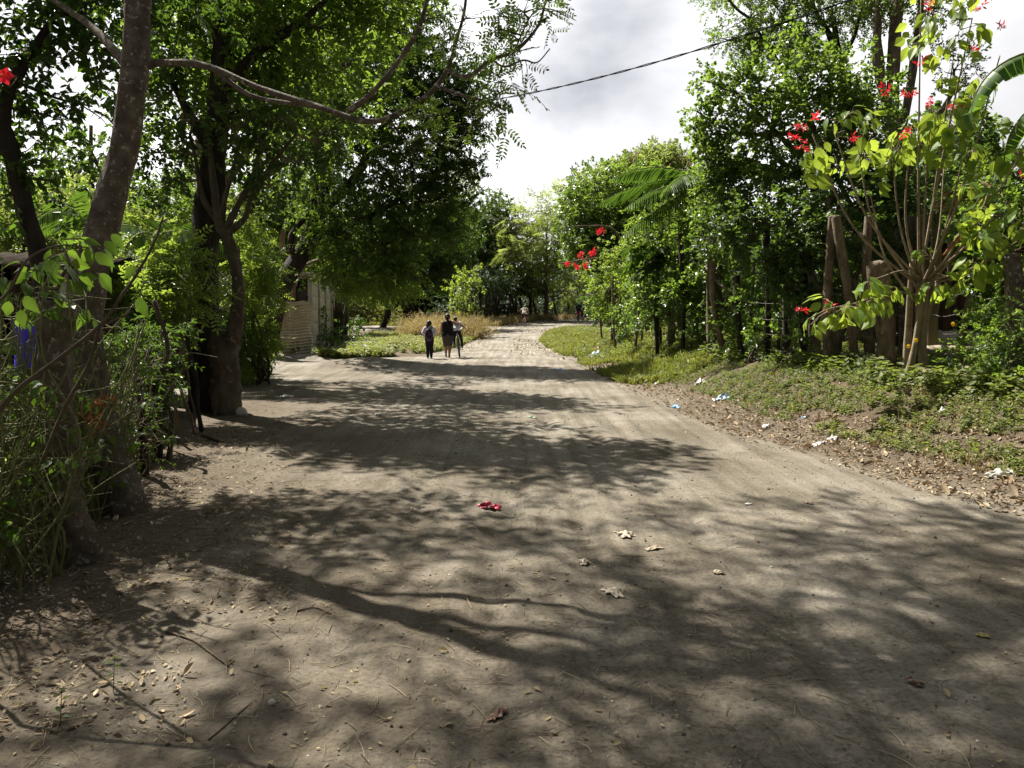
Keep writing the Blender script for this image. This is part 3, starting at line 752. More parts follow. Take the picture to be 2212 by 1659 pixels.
# mango-like tree hanging over the road
m0 = GP(560, 27.5, -.1)
tm = whole(m0, P(760, 200, 26.5), 5, seed=2)
lm_ = [(tm, [.42, .34, .30, .22, .12]), (whole(tm[9], P(900, 200, 25.5), 4, seed=4), [.2, .12, .05]), (whole(tm[7], P(880, 420, 25), 4, seed=5), [.17, .10, .05]), (whole(tm[6], P(680, 380, 26), 4, seed=6), [.14, .08, .04])]
clm = [C(830, 90, 26, 100), C(900, 130, 26, 95), C(960, 230, 25.6, 85), C(1005, 300, 25.4, 52, 1.0), C(1025, 345, 25.4, 36, 1.0), C(860, 240, 26, 110), C(770, 200, 27, 110), C(890, 340, 25.6, 105), C(960, 350, 25.4, 70), C(800, 350, 26, 105), C(700, 320, 27, 90, .8), C(870, 440, 25.4, 90), C(950, 430, 25.2, 75), C(770, 460, 25.6, 90), C(900, 515, 25.2, 75), C(830, 530, 25.2, 80), C(690, 430, 26.4, 85, .7), C(960, 150, 25.8, 70), C(900, 30, 26, 80), C(990, 195, 25.8, 60), C(800, 0, 27, 110), C(720, 90, 27.6, 110), C(980, 500, 25, 50, .8), C(650, 200, 28, 110, .8), C(1000, 250, 25.6, 45), C(980, 400, 25.4, 45)]
tree('mango_tree', 'tall dark mango tree with drooping leaf whorls leaning over the road from the left', 'tree', lm_, clm, 'whorl', LM['mango'], BARK_D, TWIG, lai=1.5, seed=21, droop=.5, tw_r=.02, lump=.24)
# low spreading tree over the wall
b6 = GP(628, 31.0, -.1)
t6 = whole(b6, P(640, 540, 30), 4, seed=7)
l6 = [(t6, [.22, .19, .15]), (LP([(615, 600, 30), (660, 540, 28.5), (730, 480, 27)], ground=False), [.13, .09, .05]), (LP([(628, 590, 30), (700, 560, 28), (790, 560, 26), (880, 600, 25)], ground=False), [.13, .09, .05, .03]), (LP([(610, 545, 30), (612, 500, 29), (630, 440, 28.5)], ground=False), [.11, .08, .05])]
cl6 = [C(700, 590, 27, 45, .6, sz=.5), C(740, 600, 26.5, 60, .9, sz=.6), C(800, 610, 26, 60, .9, sz=.55), C(860, 610, 25.5, 50, .8, sz=.6), C(720, 530, 27, 65, .8, sz=.7), C(790, 540, 26, 60, .9, sz=.6), C(660, 440, 28.5, 50, .4), C(720, 470, 27.4, 65, .7), C(850, 560, 25.6, 50, .9, sz=.7), C(905, 600, 25, 36, .6, sz=.7)]
tree('spreading_tree', 'low spreading tree with dark branches drooping over the concrete panel wall', 'tree', l6, cl6, 'broad_s', LM['mid'], BARK_P, TWIG, lai=2.3, seed=23, droop=.6, tw_r=.016, sc=1.5)

# roadside live-fence bushes on the left
def bush(name, label, clumps, tp, mat, seed, base, stems=5, lai=3.0, sc=1.0, droop=.2, bark=TWIG, hh=.8, group=None, cat='bush', hollow=.4, lump=.3, twig=TWIG_G, r=.03, tw_r=.008, extra=None, up_j=.4):
    rg = np.random.default_rng(seed + 900)
    base = np.asarray(base, float)
    lim = []
    for i in range(stems):
        a = rg.uniform(0, 6.28); s0 = base + np.array((math.cos(a), math.sin(a), 0)) * rg.uniform(0, .35)
        s0[2] = Hs(s0[0], s0[1]) - .05
        c = clumps[rg.integers(0, len(clumps))]
        e = np.asarray(c[0]) + rg.normal(size=3) * .2 * np.asarray(c[1])
        lim.append((whole(s0, s0 * (1 - hh) + e * hh, 4, seed=seed + i, sway=.25), [r, r * .4]))
    return tree(name, label, cat, lim, clumps, tp, mat, bark, twig, lai=lai, seed=seed, sc=sc, droop=droop, tw_r=tw_r, base=base, group=group, hollow=hollow, lump=lump, k=7, extra=extra, up_j=up_j)
bush('live_fence_bush', 'bright green leafy fence bush between the stump and the corrugated sheet', [C(546, 560, 17, 42), C(551, 640, 17.5, 44), C(546, 720, 18, 40), C(538, 480, 17, 45, .8), C(554, 600, 20, 28), C(561, 520, 20, 44), C(521, 600, 16.5, 36, .9), C(544, 690, 20, 26), C(531, 770, 17.5, 30, .9)], 'pinnate_far', LM['bright'], 31, GP(555, 18), 7, droop=.35)
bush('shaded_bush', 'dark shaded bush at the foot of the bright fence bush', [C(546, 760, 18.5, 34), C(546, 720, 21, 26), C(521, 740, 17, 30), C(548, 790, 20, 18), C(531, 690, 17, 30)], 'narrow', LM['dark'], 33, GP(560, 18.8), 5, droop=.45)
bush('feathery_bush', 'bright yellow green small leaved bush behind the stakes', [C(300, 590, 11.8, 60), C(360, 600, 11.8, 60), C(410, 620, 11.6, 46), C(290, 660, 11.6, 56), C(350, 670, 11.5, 50), C(390, 560, 12.2, 50, .7), C(265, 560, 12.2, 46, .8), C(330, 530, 12.4, 44, .5)], 'pinnate_far', LM['bright'], 35, GP(330, 11.8), 6, lai=2.6)
bush('dusty_bush', 'dark narrow leaved dusty bush behind the fence stakes', [C(320, 760, 9.4, 60, .8), C(280, 820, 9.0, 55, .8), C(370, 740, 9.8, 42, .6), C(300, 900, 8.6, 42, .7), C(340, 830, 9.2, 50, .6), C(270, 740, 9.4, 50, .7)], 'narrow', LM['dark'], 37, GP(310, 8.7), 7, lai=2.0, droop=.5, sc=.8, bark=TWIG)
# far-left background greenery
tree('olive_tree', 'pale olive tree in the sun far behind the leaning trunk', 'tree', [(whole(GP(120, 27, -.1), P(130, 430, 27), 4, seed=3), [.22, .12])], [C(60, 480, 27, 80), C(150, 470, 27, 80), C(230, 500, 26, 80), C(100, 560, 26, 90), C(200, 580, 26, 90), C(300, 520, 26, 70), C(10, 560, 27, 80), C(20, 450, 28, 60, .7), C(-80, 480, 28, 110)], 'clump_far', LM['olive'], BARK_P, TWIG, lai=2.6, seed=41, sc=.55)
tree('garden_tree', 'dense mid green tree behind the dark trunk and stump', 'tree', [(whole(GP(400, 44, -.1), P(420, 420, 44), 4, seed=5), [.25, .14])], [C(380, 480, 44, 90), C(460, 520, 44, 90), C(540, 480, 45, 90), C(420, 600, 43, 90), C(500, 620, 43, 90), C(610, 540, 46, 90), C(340, 570, 43, 80), C(560, 600, 45, 80), C(640, 470, 47, 90), C(620, 400, 47, 80, .7), C(500, 420, 45, 70, .6)], 'clump_far', LM['mid'], BARK_D, TWIG, lai=2.6, seed=43, sc=.6)
# ------------------------------------------------------------------ palms and bananas
def frond_geo(g, base, d, length, droop, n=34, Lf=.62, Wd=.042, seed=0, hang=.5):
    rg = np.random.default_rng(seed)
    d = norm(np.array(d, float)); side = norm(np.cross(d, (0, 0, 1.0)))
    ts = np.linspace(0, 1, 12)
    pts = np.array([base + d * length * t + np.array((0, 0, -droop * length * t * t)) for t in ts])
    tube(g, pts, [.022, .006], 5, 1, .5, cap=False)
    T = norm(np.gradient(pts, axis=0))
    for i in range(n):
        t = .12 + .88 * i / (n - 1)
        p = np.array([np.interp(t, ts, pts[:, q]) for q in range(3)]); tt = np.array([np.interp(t, ts, T[:, q]) for q in range(3)])
        ll = Lf * (math.sin(math.pi * (.12 + .86 * t)) ** .7) * rg.uniform(.85, 1.1)
        for sg in (-1, 1):
            dd = norm(tt * .75 + sg * side * .8 + np.array((0, 0, -hang * rg.uniform(.6, 1.2))))
            V, Fc = leaf_tpl('o', ll, Wd, .15, .25)
            X, Y, Z = frame(dd, np.array((0, 0, 1.0)) + .2 * sg * side)
            g.add(p + V[:, :1] * X + V[:, 1:2] * Y + V[:, 2:] * Z, Fc, 0, rg.random())
def palm(label, base, crown, fronds, seed, length=2.6, mat=None, trunk_r=.085):
    root = thing('palm_tree', label, 'palm', Vector([float(v) for v in base]))
    g = Geo(); tube(g, whole(base, crown, 5, seed=seed, sway=.2), [trunk_r * 1.4, trunk_r, trunk_r * .9], 10, wob=.08, seed=seed); g.obj('trunk', BARK_P, root)
    rg = np.random.default_rng(seed)
    for i, f in enumerate(fronds):
        g = Geo(); frond_geo(g, np.asarray(crown, float), f[:3], length * rg.uniform(.85, 1.1), f[3], seed=seed + i, hang=f[4] if len(f) > 4 else .45)
        g.obj('frond', [mat or LM['palm'], TWIG_G], root, smooth=False)
    return root
def fan(seed, n, lo=-.2, hi=1.0):
    rg = np.random.default_rng(seed); out = []
    for i in range(n):
        a = i * 2.4 + rg.uniform(-.3, .3); e = rg.uniform(lo, hi)
        out.append((math.cos(a), math.sin(a), e, rg.uniform(.3, .7)))
    return out
palm('young palm with fronds fanning out behind the leaning lichen trunk', GP(330, 17), P(335, 510, 17), fan(3, 12, 0, 1.2), 3, 2.3)
palm('palm with pale fronds spraying beyond the feathery bush', GP(230, 20), P(215, 500, 20), fan(9, 11, 0, 1.0), 9, 2.4)
palm('palm with long fronds arching out over the right hand bushes toward the sky', GP(1545, 19), P(1530, 395, 18.6), [(-1, -.1, .55, .45), (-1, .2, .25, .4), (-.9, -.5, .05, .35), (-.8, .5, .8, .6), (-.9, -.45, -.35, .2, .3), (.3, -.8, .6, .5), (.9, .2, .7, .5), (.2, .9, .8, .5), (-.6, -.8, .3, .5)], 15, 2.5)
palm('low palm with glossy pale fronds inside the roadside bushes', GP(1450, 21.5), P(1450, 555, 21.3), [(-.9, -.4, .5, .5), (-1, 0, .2, .45), (-.8, -.6, .0, .4), (-.4, -.8, .6, .5), (.5, -.6, .6, .5), (.2, .8, .9, .5), (-.9, .3, .9, .6)], 25, 1.7)

def banana_leaf(g, base, d, length, width, droop, seed, torn=.22):
    rg = np.random.default_rng(seed); d = norm(np.array(d, float)); n = 22
    ts = np.linspace(0, 1, n + 1)
    up = np.array((0, 0, 1.0)); hor = norm(np.array((d[0], d[1], 0.0)) + 1e-6)
    ang = math.asin(max(-1, min(1, d[2]))); pts = [np.asarray(base, float)]
    for i in range(n):
        a = ang - droop * ((i + 1) / n) ** 1.3
        pts.append(pts[-1] + (hor * math.cos(a) + up * math.sin(a)) * length / n)
    pts = np.array(pts); side = norm(np.cross(hor, up))
    tube(g, pts, [.03, .006], 6, 1, .5, cap=False)
    w = width * np.clip(np.sin(math.pi * np.clip(ts * .93 + .05, 0, 1)), .05, 1) ** .55
    T = norm(np.gradient(pts, axis=0)); Nn = np.cross(side, T)
    for sg in (-1, 1):
        dr = rg.uniform(.1, .5)
        for i in range(2, n):
            if rg.random() < torn: dr = rg.uniform(.05, 1.3)
            q = []
            for j, e in ((i, .004), (i + 1, -.004)):
                j = min(j, n)
                for f in (0, .5, 1.0):
                    q.append(pts[j] + T[j] * (e + .10 * f * width) + side * sg * w[j] * f * math.cos(dr * f) - Nn[j] * w[j] * math.sin(dr * f) * f * (1 if Nn[j][2] > 0 else -1))
            q = np.array(q)
            g.add(q, [np.array([(0, 1, 4, 3), (1, 2, 5, 4)])], 0, rg.uniform(.2, .8))
def banana(label, base, hgt, leaves, seed, mat):
    root = thing('banana_plant', label, 'banana plant', Vector([float(v) for v in base]))
    top = np.asarray(base, float) + np.array((0, 0, hgt))
    g = Geo(); tube(g, whole(np.asarray(base) - (0, 0, .1), top, 4, seed=seed, sway=.1), [.13, .11, .08], 10, wob=.08); g.obj('trunk', BAN_ST, root)
    for i, (d, l, w, dr) in enumerate(leaves):
        g = Geo(); banana_leaf(g, top, d, l, w, dr, seed + i); g.obj('leaf', [mat[i] if isinstance(mat, list) else mat, TWIG_G], root)
BAN_ST = noisy_mat('banana_stem', [(.3, (.10, .09, .04)), (.7, (.20, .17, .08))], scale=5, stretch=(1, 1, .3), bump=.3)
LM['banana'] = leaf_mat('banana_leaf', [(0, (.03, .08, .015)), (1, (.06, .14, .025))], (.15, .28, .03), tf=.4, rough=.5)
LM['ban_dead'] = leaf_mat('dead_banana_leaf', [(0, (.10, .06, .025)), (1, (.22, .13, .05))], (.3, .16, .05), tf=.3, rough=.7)
LM['ban_shade'] = leaf_mat('banana_leaf_painted_shade', [(0, (.010, .012, .009)), (1, (.02, .022, .014))], (.02, .02, .01), tf=.05, rough=.9, spec=.1)  # near-black colour paints the shade of a leaf seen from below
bb = GP(2375, 9.4)
banana('banana plant with tattered drooping leaves at the right edge behind the red bract shrub', bb, 3.4,
       [((-.42, .15, 1.0), 2.3, .24, 3.0), ((.35, -.1, 1.0), 2.6, .30, 2.2), ((.6, .2, .8), 2.4, .36, 1.8), ((-.4, .9, .7), 1.9, .28, 2.4), ((.6, .6, .75), 2.2, .36, 1.6), ((-.26, -.2, 1.0), 1.9, .22, 3.0)], 61, LM['banana'])
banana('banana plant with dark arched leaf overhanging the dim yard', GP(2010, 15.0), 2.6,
       [((.95, -.1, .5), 2.1, .5, 1.7), ((-.4, .6, .7), 1.7, .36, 1.6), ((.5, .7, .7), 1.6, .36, 1.5), ((.1, -.5, .9), 1.5, .3, 1.7)], 71, [LM['ban_shade'], LM['banana'], LM['banana'], LM['ban_dead']])

# ------------------------------------------------------------------ right side trees
def rt(label, base_px, d, crown_top, clumps, tp, mat, seed, tr=.16, name='roadside_tree', **k):
    b = GP(base_px, d, -.1)
    tt = whole(b, P(*crown_top), 5, seed=seed, sway=.5)
    lim = [(tt, [tr, tr * .75, tr * .5, tr * .3])]
    rg = np.random.default_rng(seed)
    for i in range(k.pop('nl', 4)):
        c = clumps[rg.integers(0, len(clumps))]
        lim.append((whole(tt[rg.integers(len(tt) // 3, len(tt) - 2)], c[0], 4, seed=seed + i + 1, sway=.3), [tr * .4, tr * .15]))
    return tree(name, label, 'tree', lim, clumps, tp, mat, k.pop('bark', BARK_P), k.pop('twig', TWIG), seed=seed, **k)
rt('large round leaved tree filling the right roadside with sprigs reaching into the sky', 1755, 15.5, (1740, 220, 15.5),
   [C(1740, 150, 15.5, 70, .9), C(1660, 190, 15.4, 70), C(1590, 200, 15.4, 52), C(1540, 175, 15.3, 34, .9), C(1815, 190, 15.8, 80), C(1580, 285, 15.4, 70), C(1525, 265, 15.2, 38, .9), C(1660, 290, 15.2, 85), C(1760, 290, 15.3, 85), C(1850, 290, 15.6, 80), C(1600, 370, 15.2, 75), C(1690, 380, 15, 85), C(1790, 390, 15, 85), C(1560, 430, 15.4, 55), C(1505, 240, 15.2, 20, 1.0), C(1880, 230, 16, 60, .8), C(1700, 110, 15.7, 48, .7), C(1550, 330, 15.2, 55)],
   'round', LM['gloss'], 101, tr=.17, lai=2.9, droop=.1, tw_r=.012, lump=.25)
rt('shaded bushy tree with silvery glints directly over the dark fence gap', 1790, 14.0, (1790, 430, 14),
   [C(1640, 480, 14.2, 70), C(1720, 480, 13.8, 75), C(1810, 470, 13.8, 75), C(1890, 460, 14, 70), C(1660, 560, 14.2, 60), C(1740, 560, 13.7, 65), C(1830, 545, 13.7, 62), C(1910, 530, 14, 55), C(1580, 500, 14.8, 60), C(1700, 620, 13.9, 45), C(1780, 620, 13.8, 45), C(1940, 430, 14.4, 60), C(1960, 370, 15, 60, .8), C(1880, 380, 14.6, 70)],
   'round', LM['bluish'], 103, tr=.14, lai=3.0, droop=.35, tw_r=.012, lump=.28)
rt('bright green bush tree standing over the grass verge before the red blossoms', 1500, 20.5, (1480, 480, 20.5),
   [C(1480, 440, 20.5, 65), C(1540, 490, 20, 65), C(1430, 520, 21, 65), C(1500, 560, 20, 65), C(1420, 600, 21, 60), C(1560, 580, 19, 55), C(1480, 640, 20, 55), C(1380, 640, 22.5, 50), C(1530, 650, 19, 45), C(1590, 640, 17.5, 45), C(1400, 690, 22, 36, .8), C(1350, 700, 24, 30, .8), C(1440, 680, 20.5, 36, .8), C(1500, 690, 19.2, 34, .7), C(1570, 670, 17.6, 34, .7), C(1620, 660, 16.4, 34, .7)],
   'round', LM['gloss'], 105, tr=.12, lai=2.8, droop=.15, tw_r=.014, lump=.26)
rt('yellow green leafy bush overhanging the far end of the grass verge', 1350, 28.0, (1350, 580, 28),
   [C(1350, 580, 28, 48), C(1310, 630, 28, 40), C(1370, 640, 27, 44), C(1330, 670, 28, 34), C(1410, 590, 26, 48), C(1296, 618, 29, 24, .8), C(1318, 668, 29.5, 20, .8), C(1390, 540, 27, 40, .7)],
   'broad', LM['bright'], 107, tr=.10, lai=2.4, droop=.15, tw_r=.012)
rt('rounded glossy tree with sparkling leaves beyond the palm', 1330, 42.0, (1310, 450, 42),
   [C(1290, 420, 42, 62), C(1350, 420, 42, 62), C(1260, 470, 41.5, 55), C(1320, 490, 41, 65), C(1390, 470, 42, 60), C(1300, 540, 41, 55), C(1250, 530, 42, 45), C(1370, 540, 41, 55), C(1400, 410, 43, 50), C(1240, 420, 43, 40, .7), C(1340, 590, 41, 50)],
   'clump_far', LM['gloss'], 109, tr=.3, lai=2.8, sc=.7, tw_r=.03)
rt('pale feathery acacia tree leaning over the bend of the road', 1180, 74, (1180, 500, 73),
   [C(1180, 460, 74, 62, .9, sz=.6), C(1130, 480, 73, 56, .8, sz=.6), C(1220, 440, 75, 62, .9, sz=.6), C(1150, 530, 72, 60, .9, sz=.55), C(1100, 545, 71, 42, .8, sz=.5), C(1110, 600, 71, 40, .7, sz=.5), C(1210, 520, 73, 60, .9, sz=.6), C(1120, 560, 72, 40, .8, sz=.55), C(1180, 580, 72, 55, .9, sz=.5), C(1240, 580, 73, 50, .9, sz=.6), C(1150, 610, 73, 40, .8, sz=.5), C(1250, 480, 75, 50, .9), C(1100, 500, 73, 28, .6, sz=.6), C(1220, 630, 74, 45, .8, sz=.5)],
   'feather', LM['olive'], 111, tr=.22, lai=1.5, sc=2.6, droop=.25, tw_r=.03, twig=TWIG_P)
rt('big olive tree on the rise with a brown seeding top', 1400, 64, (1400, 420, 64),
   [C(1400, 390, 64, 60), C(1340, 400, 64, 55), C(1440, 380, 65, 60), C(1370, 440, 63, 70), C(1440, 450, 64, 70), C(1300, 440, 64, 55), C(1260, 410, 66, 40), C(1480, 420, 66, 70), C(1340, 372, 65, 30, .8), C(1420, 350, 66, 40)],
   'clump_far', LM['olive'], 113, tr=.4, lai=3.0, sc=.9, tw_r=.04)
# brown grassy plumes on the hilltop
g = Geo(); rg = np.random.default_rng(4)
TP['plume'] = [sprig_grass(rg, 6, 1.6, .05, .3, True) for _ in range(3)]
for px, py, rr in ((1370, 352, 26), (1410, 344, 34), (1445, 348, 34), (1330, 372, 20), (1300, 388, 16)):
    n = int(rr * 2.4); p = np.array([P(px + rg.normal() * rr * .6, py + abs(rg.normal()) * 8, 66 + rg.normal()) for _ in range(n)])
    p[:, 2] -= .4
    scatter(g, TP['plume'], p, norm(np.tile((0, 0, 1.0), (n, 1)) + rg.normal(size=(n, 3)) * .18), rg.normal(size=(n, 3)), rg.uniform(.5, 1.1, n), rg)
PL = g
hill = bpy.data.objects  # plumes are joined to a vine-like crown of their own
tag(PL.obj('flowering_creeper', [leaf_mat('plume', [(0, (.10, .07, .045)), (1, (.26, .19, .12))], (.3, .22, .12), tf=.3, rough=.7), TWIG]), 'brown seeding plumes crowning the olive tree on the rise', 'creeper')
rt('tall thin crowned tree with dark bare limbs high above the right hand bushes', 1900, 21, (1800, 40, 21),
   [C(1620, 40, 21, 60, .45), C(1700, 20, 21, 70, .5), C(1780, 50, 21, 70, .45), C(1580, 90, 21, 40, .4), C(1660, 90, 20.8, 50, .4), C(1860, 20, 21, 60, .35), C(1740, -80, 21.5, 110, .6), C(1900, -60, 21.5, 90, .5), C(1560, -20, 21, 50, .35), C(1620, -90, 21.5, 80, .5), C(1750, 110, 21, 50, .35)],
   'broad_s', LM['mid'], 115, tr=.20, lai=2.4, sc=1.25, tw_r=.022, bark=BARK_D, nl=6, lump=.3)
lt = [(LP([(1935, 800, 19), (1935, 420, 19), (1928, 240, 19), (1935, 60, 19), (1950, -100, 19)]), [.22, .18, .16, .13, .09]), (LP([(1930, 250, 19), (1905, 190, 19), (1895, 90, 19), (1900, -30, 19)], ground=False), [.13, .11, .09]), (LP([(1935, 330, 19), (1965, 200, 19.2), (1980, 80, 19.4), (2000, -60, 19.5)], ground=False), [.10, .09, .06]), (LP([(1940, 400, 19), (2010, 280, 18.6), (2070, 180, 18.4)], ground=False), [.09, .07, .04])]
tree('forked_tree', 'tall forked tree with bare brown limbs rising behind the lime leaved shrub', 'tree', lt, [C(2060, 150, 18.4, 46, .4), C(2010, 20, 19.4, 60, .35), C(1950, -110, 19, 110, .5), C(1880, -40, 19, 60, .35), C(2040, 350, 18.6, 50, .5)], 'broad_s', LM['mid'], BARK_P, TWIG, lai=2.2, seed=117, sc=1.3, tw_r=.018, lump=.3)
bush('shrub', 'green shrub mass at the right edge below the banana leaves', [C(2180, 470, 12.5, 70), C(2110, 500, 12.8, 60), C(2210, 570, 12, 70), C(2140, 590, 12.4, 50), C(2230, 420, 12.6, 70), C(2180, 660, 12, 46, .8), C(2090, 420, 13.2, 50, .8), C(2290, 500, 12, 90), C(2160, 380, 13, 50, .8)], 'round', LM['mid'], 121, GP(2170, 12.4), 7, lai=2.6, droop=.3)
bush('weedy_shrub', 'tangled leafy shrub at the foot of the right edge fence post', [C(2180, 760, 9.6, 50, .9), C(2120, 740, 10.4, 40, .8), C(2200, 840, 9.2, 46, .9), C(2150, 700, 10.2, 44, .8), C(2080, 790, 10.2, 36, .7), C(2220, 700, 9.4, 50, .8), C(2230, 920, 8.8, 50, .8)], 'broad_s', LM['mid'], 123, GP(2170, 9.8), 8, lai=2.0, droop=.3)
bush('weedy_shrub', 'dark leafy undergrowth at the foot of the shaded fence trunks', [C(1650, 730, 15.5, 40), C(1600, 760, 16.5, 36), C(1720, 750, 14.4, 36, .9), C(1560, 720, 17.5, 34), C(1770, 790, 13.4, 30, .8), C(1690, 800, 14.4, 28, .8)], 'round', LM['gloss'], 125, GP(1650, 15.4), 7, lai=2.2, droop=.3)
# red blossom branch on the bend
rb = GP(1400, 29, -.05)
lb = [(whole(rb, P(1370, 600, 28.6), 4, seed=1), [.09, .07, .06]), (LP([(1370, 600, 28.6), (1330, 560, 28.4), (1270, 560, 28.2), (1205, 570, 28)], ground=False), [.05, .035, .02]), (LP([(1370, 620, 28.6), (1320, 625, 28.2), (1250, 640, 28)], ground=False), [.045, .03, .015]), (LP([(1370, 600, 28.6), (1330, 500, 28.4), (1270, 488, 28.2), (1220, 492, 28)], ground=False), [.045, .03, .012]), (LP([(1320, 625, 28.2), (1290, 660, 28), (1252, 650, 27.8)], ground=False), [.025, .012])]
def bloss(pts, d, mat=2, sc=.30, n=16, tp='big_s'):
    def f(g, rg):
        for px, py, rr in pts:
            p = np.array([P(px + rg.normal() * rr * .12, py + rg.normal() * rr * .10, d + rg.normal() * .02) for _ in range(n)])
            scatter(g, TP[tp], p, norm(rg.normal(size=(n, 3)) + (0, -.3, .3)), rg.normal(size=(n, 3)) + (0, 0, 1.0), np.full(n, sc), rg, mats=(mat, 1))
    return f
TP['petal'] = [sprig_broad(_rg, 7, .16, .16, .05, 'd', droop=0, tipn=1) for _ in range(3)]
tb = tree('blossom_tree', 'small bare branched tree with scarlet blossoms jutting over the bend', 'tree', lb, [C(1300, 590, 28.2, 26, .5), C(1250, 600, 28, 22, .4), C(1290, 540, 28.3, 24, .4), C(1340, 540, 28.4, 36, .6)], 'broad', LM['bright'], BARK_P, TWIG_P, lai=1.5, seed=131, tw_r=.01)
for k_, q in enumerate([(1297, 503, 14), (1280, 546, 17), (1247, 574, 14), (1226, 572, 10), (1268, 574, 14), (1255, 552, 8)]):
    g = Geo(); bloss([q], 28, 0, .60, 8, 'petal')(g, np.random.default_rng(3 + k_)); g.obj('blossom', [LM['red'], TWIG], tb, smooth=False)

# poinsettia-like shrub, pale stems fanning from one base
pb = GP(1995, 11.6, -.05)
ps = []
rg = np.random.default_rng(77)
tops = [((1800, 280), 11.2), ((1755, 290), 11.0), ((1850, 300), 11.4), ((1925, 300), 11.2), ((1970, 270), 11.0), ((2010, 250), 10.8), ((2060, 120), 10.8), ((2100, 40), 10.4), ((2130, 400), 10.2), ((2170, 440), 10.0), ((2200, 520), 9.8), ((2040, 350), 11.6), ((2090, 300), 10.6), ((1990, -20), 11), ((2160, 120), 10.2), ((2210, 330), 9.8), ((1880, 420), 11.4)]
midp = P(1990, 600, 11.5)
for q_ in range(6):
    o_ = np.array((rg.normal() * .13, rg.normal() * .10, 0)); e_ = midp + np.array((rg.normal() * .06, rg.normal() * .05, rg.uniform(-.1, .1)))
    ps.append((WP([pb + o_, pb * .6 + midp * .4 + o_ * .35, e_]), [.055, .042, .036]))
ps.append((WP([GP(1960, 11.8, -.05), P(1965, 650, 11.6), P(1972, 560, 11.5)]), [.055, .05, .04]))
for (tx, ty), d in tops:
    s0 = midp + rg.normal(size=3) * .04 - (0, 0, rg.uniform(0, .4))
    e = P(tx, ty, d); m_ = s0 * .5 + e * .5 + np.array((.12 * (s0[0] - e[0]) * -1, 0, -.10))
    ps.append((WP([s0, m_ + rg.normal(size=3) * .05, e]), [.021, .015, .008]))
low = [(LP([(1990, 640, 11.4), (1930, 632, 10.9), (1850, 655, 10.4), (1790, 668, 10.2), (1745, 690, 10.1)], ground=False), [.018, .012, .007]), (LP([(1990, 600, 11.4), (1950, 585, 11.0), (1900, 600, 10.6), (1880, 605, 10.4)], ground=False), [.014, .008]), (LP([(1995, 620, 11.4), (2060, 600, 11), (2110, 590, 10.6), (2190, 560, 10.2)], ground=False), [.016, .008])]
ps += low
pcl = [C(1810, 290, 11.2, 40, .8), C(1775, 320, 11.0, 34, .8), C(1850, 310, 11.4, 34, .6), C(1925, 330, 11.2, 38, .7), C(1975, 280, 11, 34, .7), C(2040, 110, 10.8, 48, .9), C(2065, 40, 10.6, 48, .9), C(2010, 230, 10.8, 36, .7), C(2130, 420, 10.2, 40, .8), C(2185, 470, 10, 55, .9), C(2150, 540, 10.2, 55, .9), C(2200, 540, 9.8, 45, .8), C(2205, 330, 9.8, 44, .8), C(2100, 340, 10.6, 34, .5), C(1895, 620, 10.6, 36, .8), C(1860, 655, 10.4, 22, .6), C(1800, 670, 10.2, 24, .5), C(2020, 590, 11, 32, .6), C(2085, 180, 10.6, 34, .6), C(2000, 30, 11, 36, .6)]
pt = tree('red_bract_shrub', 'tall lime leaved shrub with red bracts on pale stems fanning from one base', 'shrub', ps, pcl, 'big', LM['lime'], TAN, TWIG_P, lai=1.15, seed=135, sc=1.05, droop=.45, tw_r=.006, base=pb, hollow=.2, lump=.4, wob=.08, maxtw=5)
for k_, q in enumerate([(1732, 272, 12), (1735, 312, 10), (1715, 300, 8), (1840, 300, 8), (1760, 258, 6), (2010, 215, 12), (2065, 228, 12), (1990, 130, 12), (2005, 10, 18), (2120, 15, 14), (2205, 380, 10), (1790, 660, 4), (1735, 672, 7), (1950, 290, 8), (2100, 110, 12), (1965, 205, 10), (2160, 60, 10), (1912, 195, 8)]):
    g = Geo(); bloss([q], 10.6, 0, .42, 3, 'petal')(g, np.random.default_rng(5 + k_)); g.obj('bract', [LM['red'], TWIG], pt, smooth=False)
g = Geo(); frond_geo(g, P(2140, 440, 10.4), (-.75, -.2, -.55), .85, .2, 26, .12, .03, 3); g.obj('withered_spray', [LM['deadleaf'], TWIG_P], pt)['label'] = 'withered orange spray hanging among the green leaves'
# ------------------------------------------------------------------ far trees at the bend
rt('dark mango tree with a pale straight trunk at the far bend', 1062, 76, (1055, 500, 76), [C(1050, 470, 76, 56), C(1005, 500, 76, 52), C(1095, 500, 76, 48), C(1050, 540, 75, 55), C(1000, 560, 75, 40), C(1095, 560, 75, 38), C(1040, 600, 75, 40), C(985, 460, 78, 34, .8), C(1075, 440, 77, 26)], 'whorl_far', LM['bluish'], 201, tr=.42, lai=3.0, droop=.4, bark=BARK_P, tw_r=.03)
rt('dark tree with a thick trunk behind the dry grass mound', 880, 56, (870, 560, 55), [C(850, 590, 55, 45), C(910, 580, 55, 45), C(960, 590, 55, 40), C(820, 560, 55, 40), C(930, 540, 55, 50), C(870, 530, 55, 50), C(990, 560, 56, 34), C(800, 610, 54, 30, .8), C(1000, 520, 58, 40), C(950, 500, 57, 50), C(880, 480, 57, 60)], 'whorl_far', LM['dark'], 203, tr=.5, lai=3.0, droop=.45, bark=BARK_D, tw_r=.03)
rt('slender dark tree beside the thick trunk behind the side path', 826, 57, (835, 580, 56), [C(830, 600, 56, 34), C(790, 590, 57, 38), C(760, 570, 58, 44), C(850, 560, 57, 38)], 'whorl_far', LM['dark'], 205, tr=.24, lai=2.6, droop=.45, bark=BARK_D, tw_r=.03)
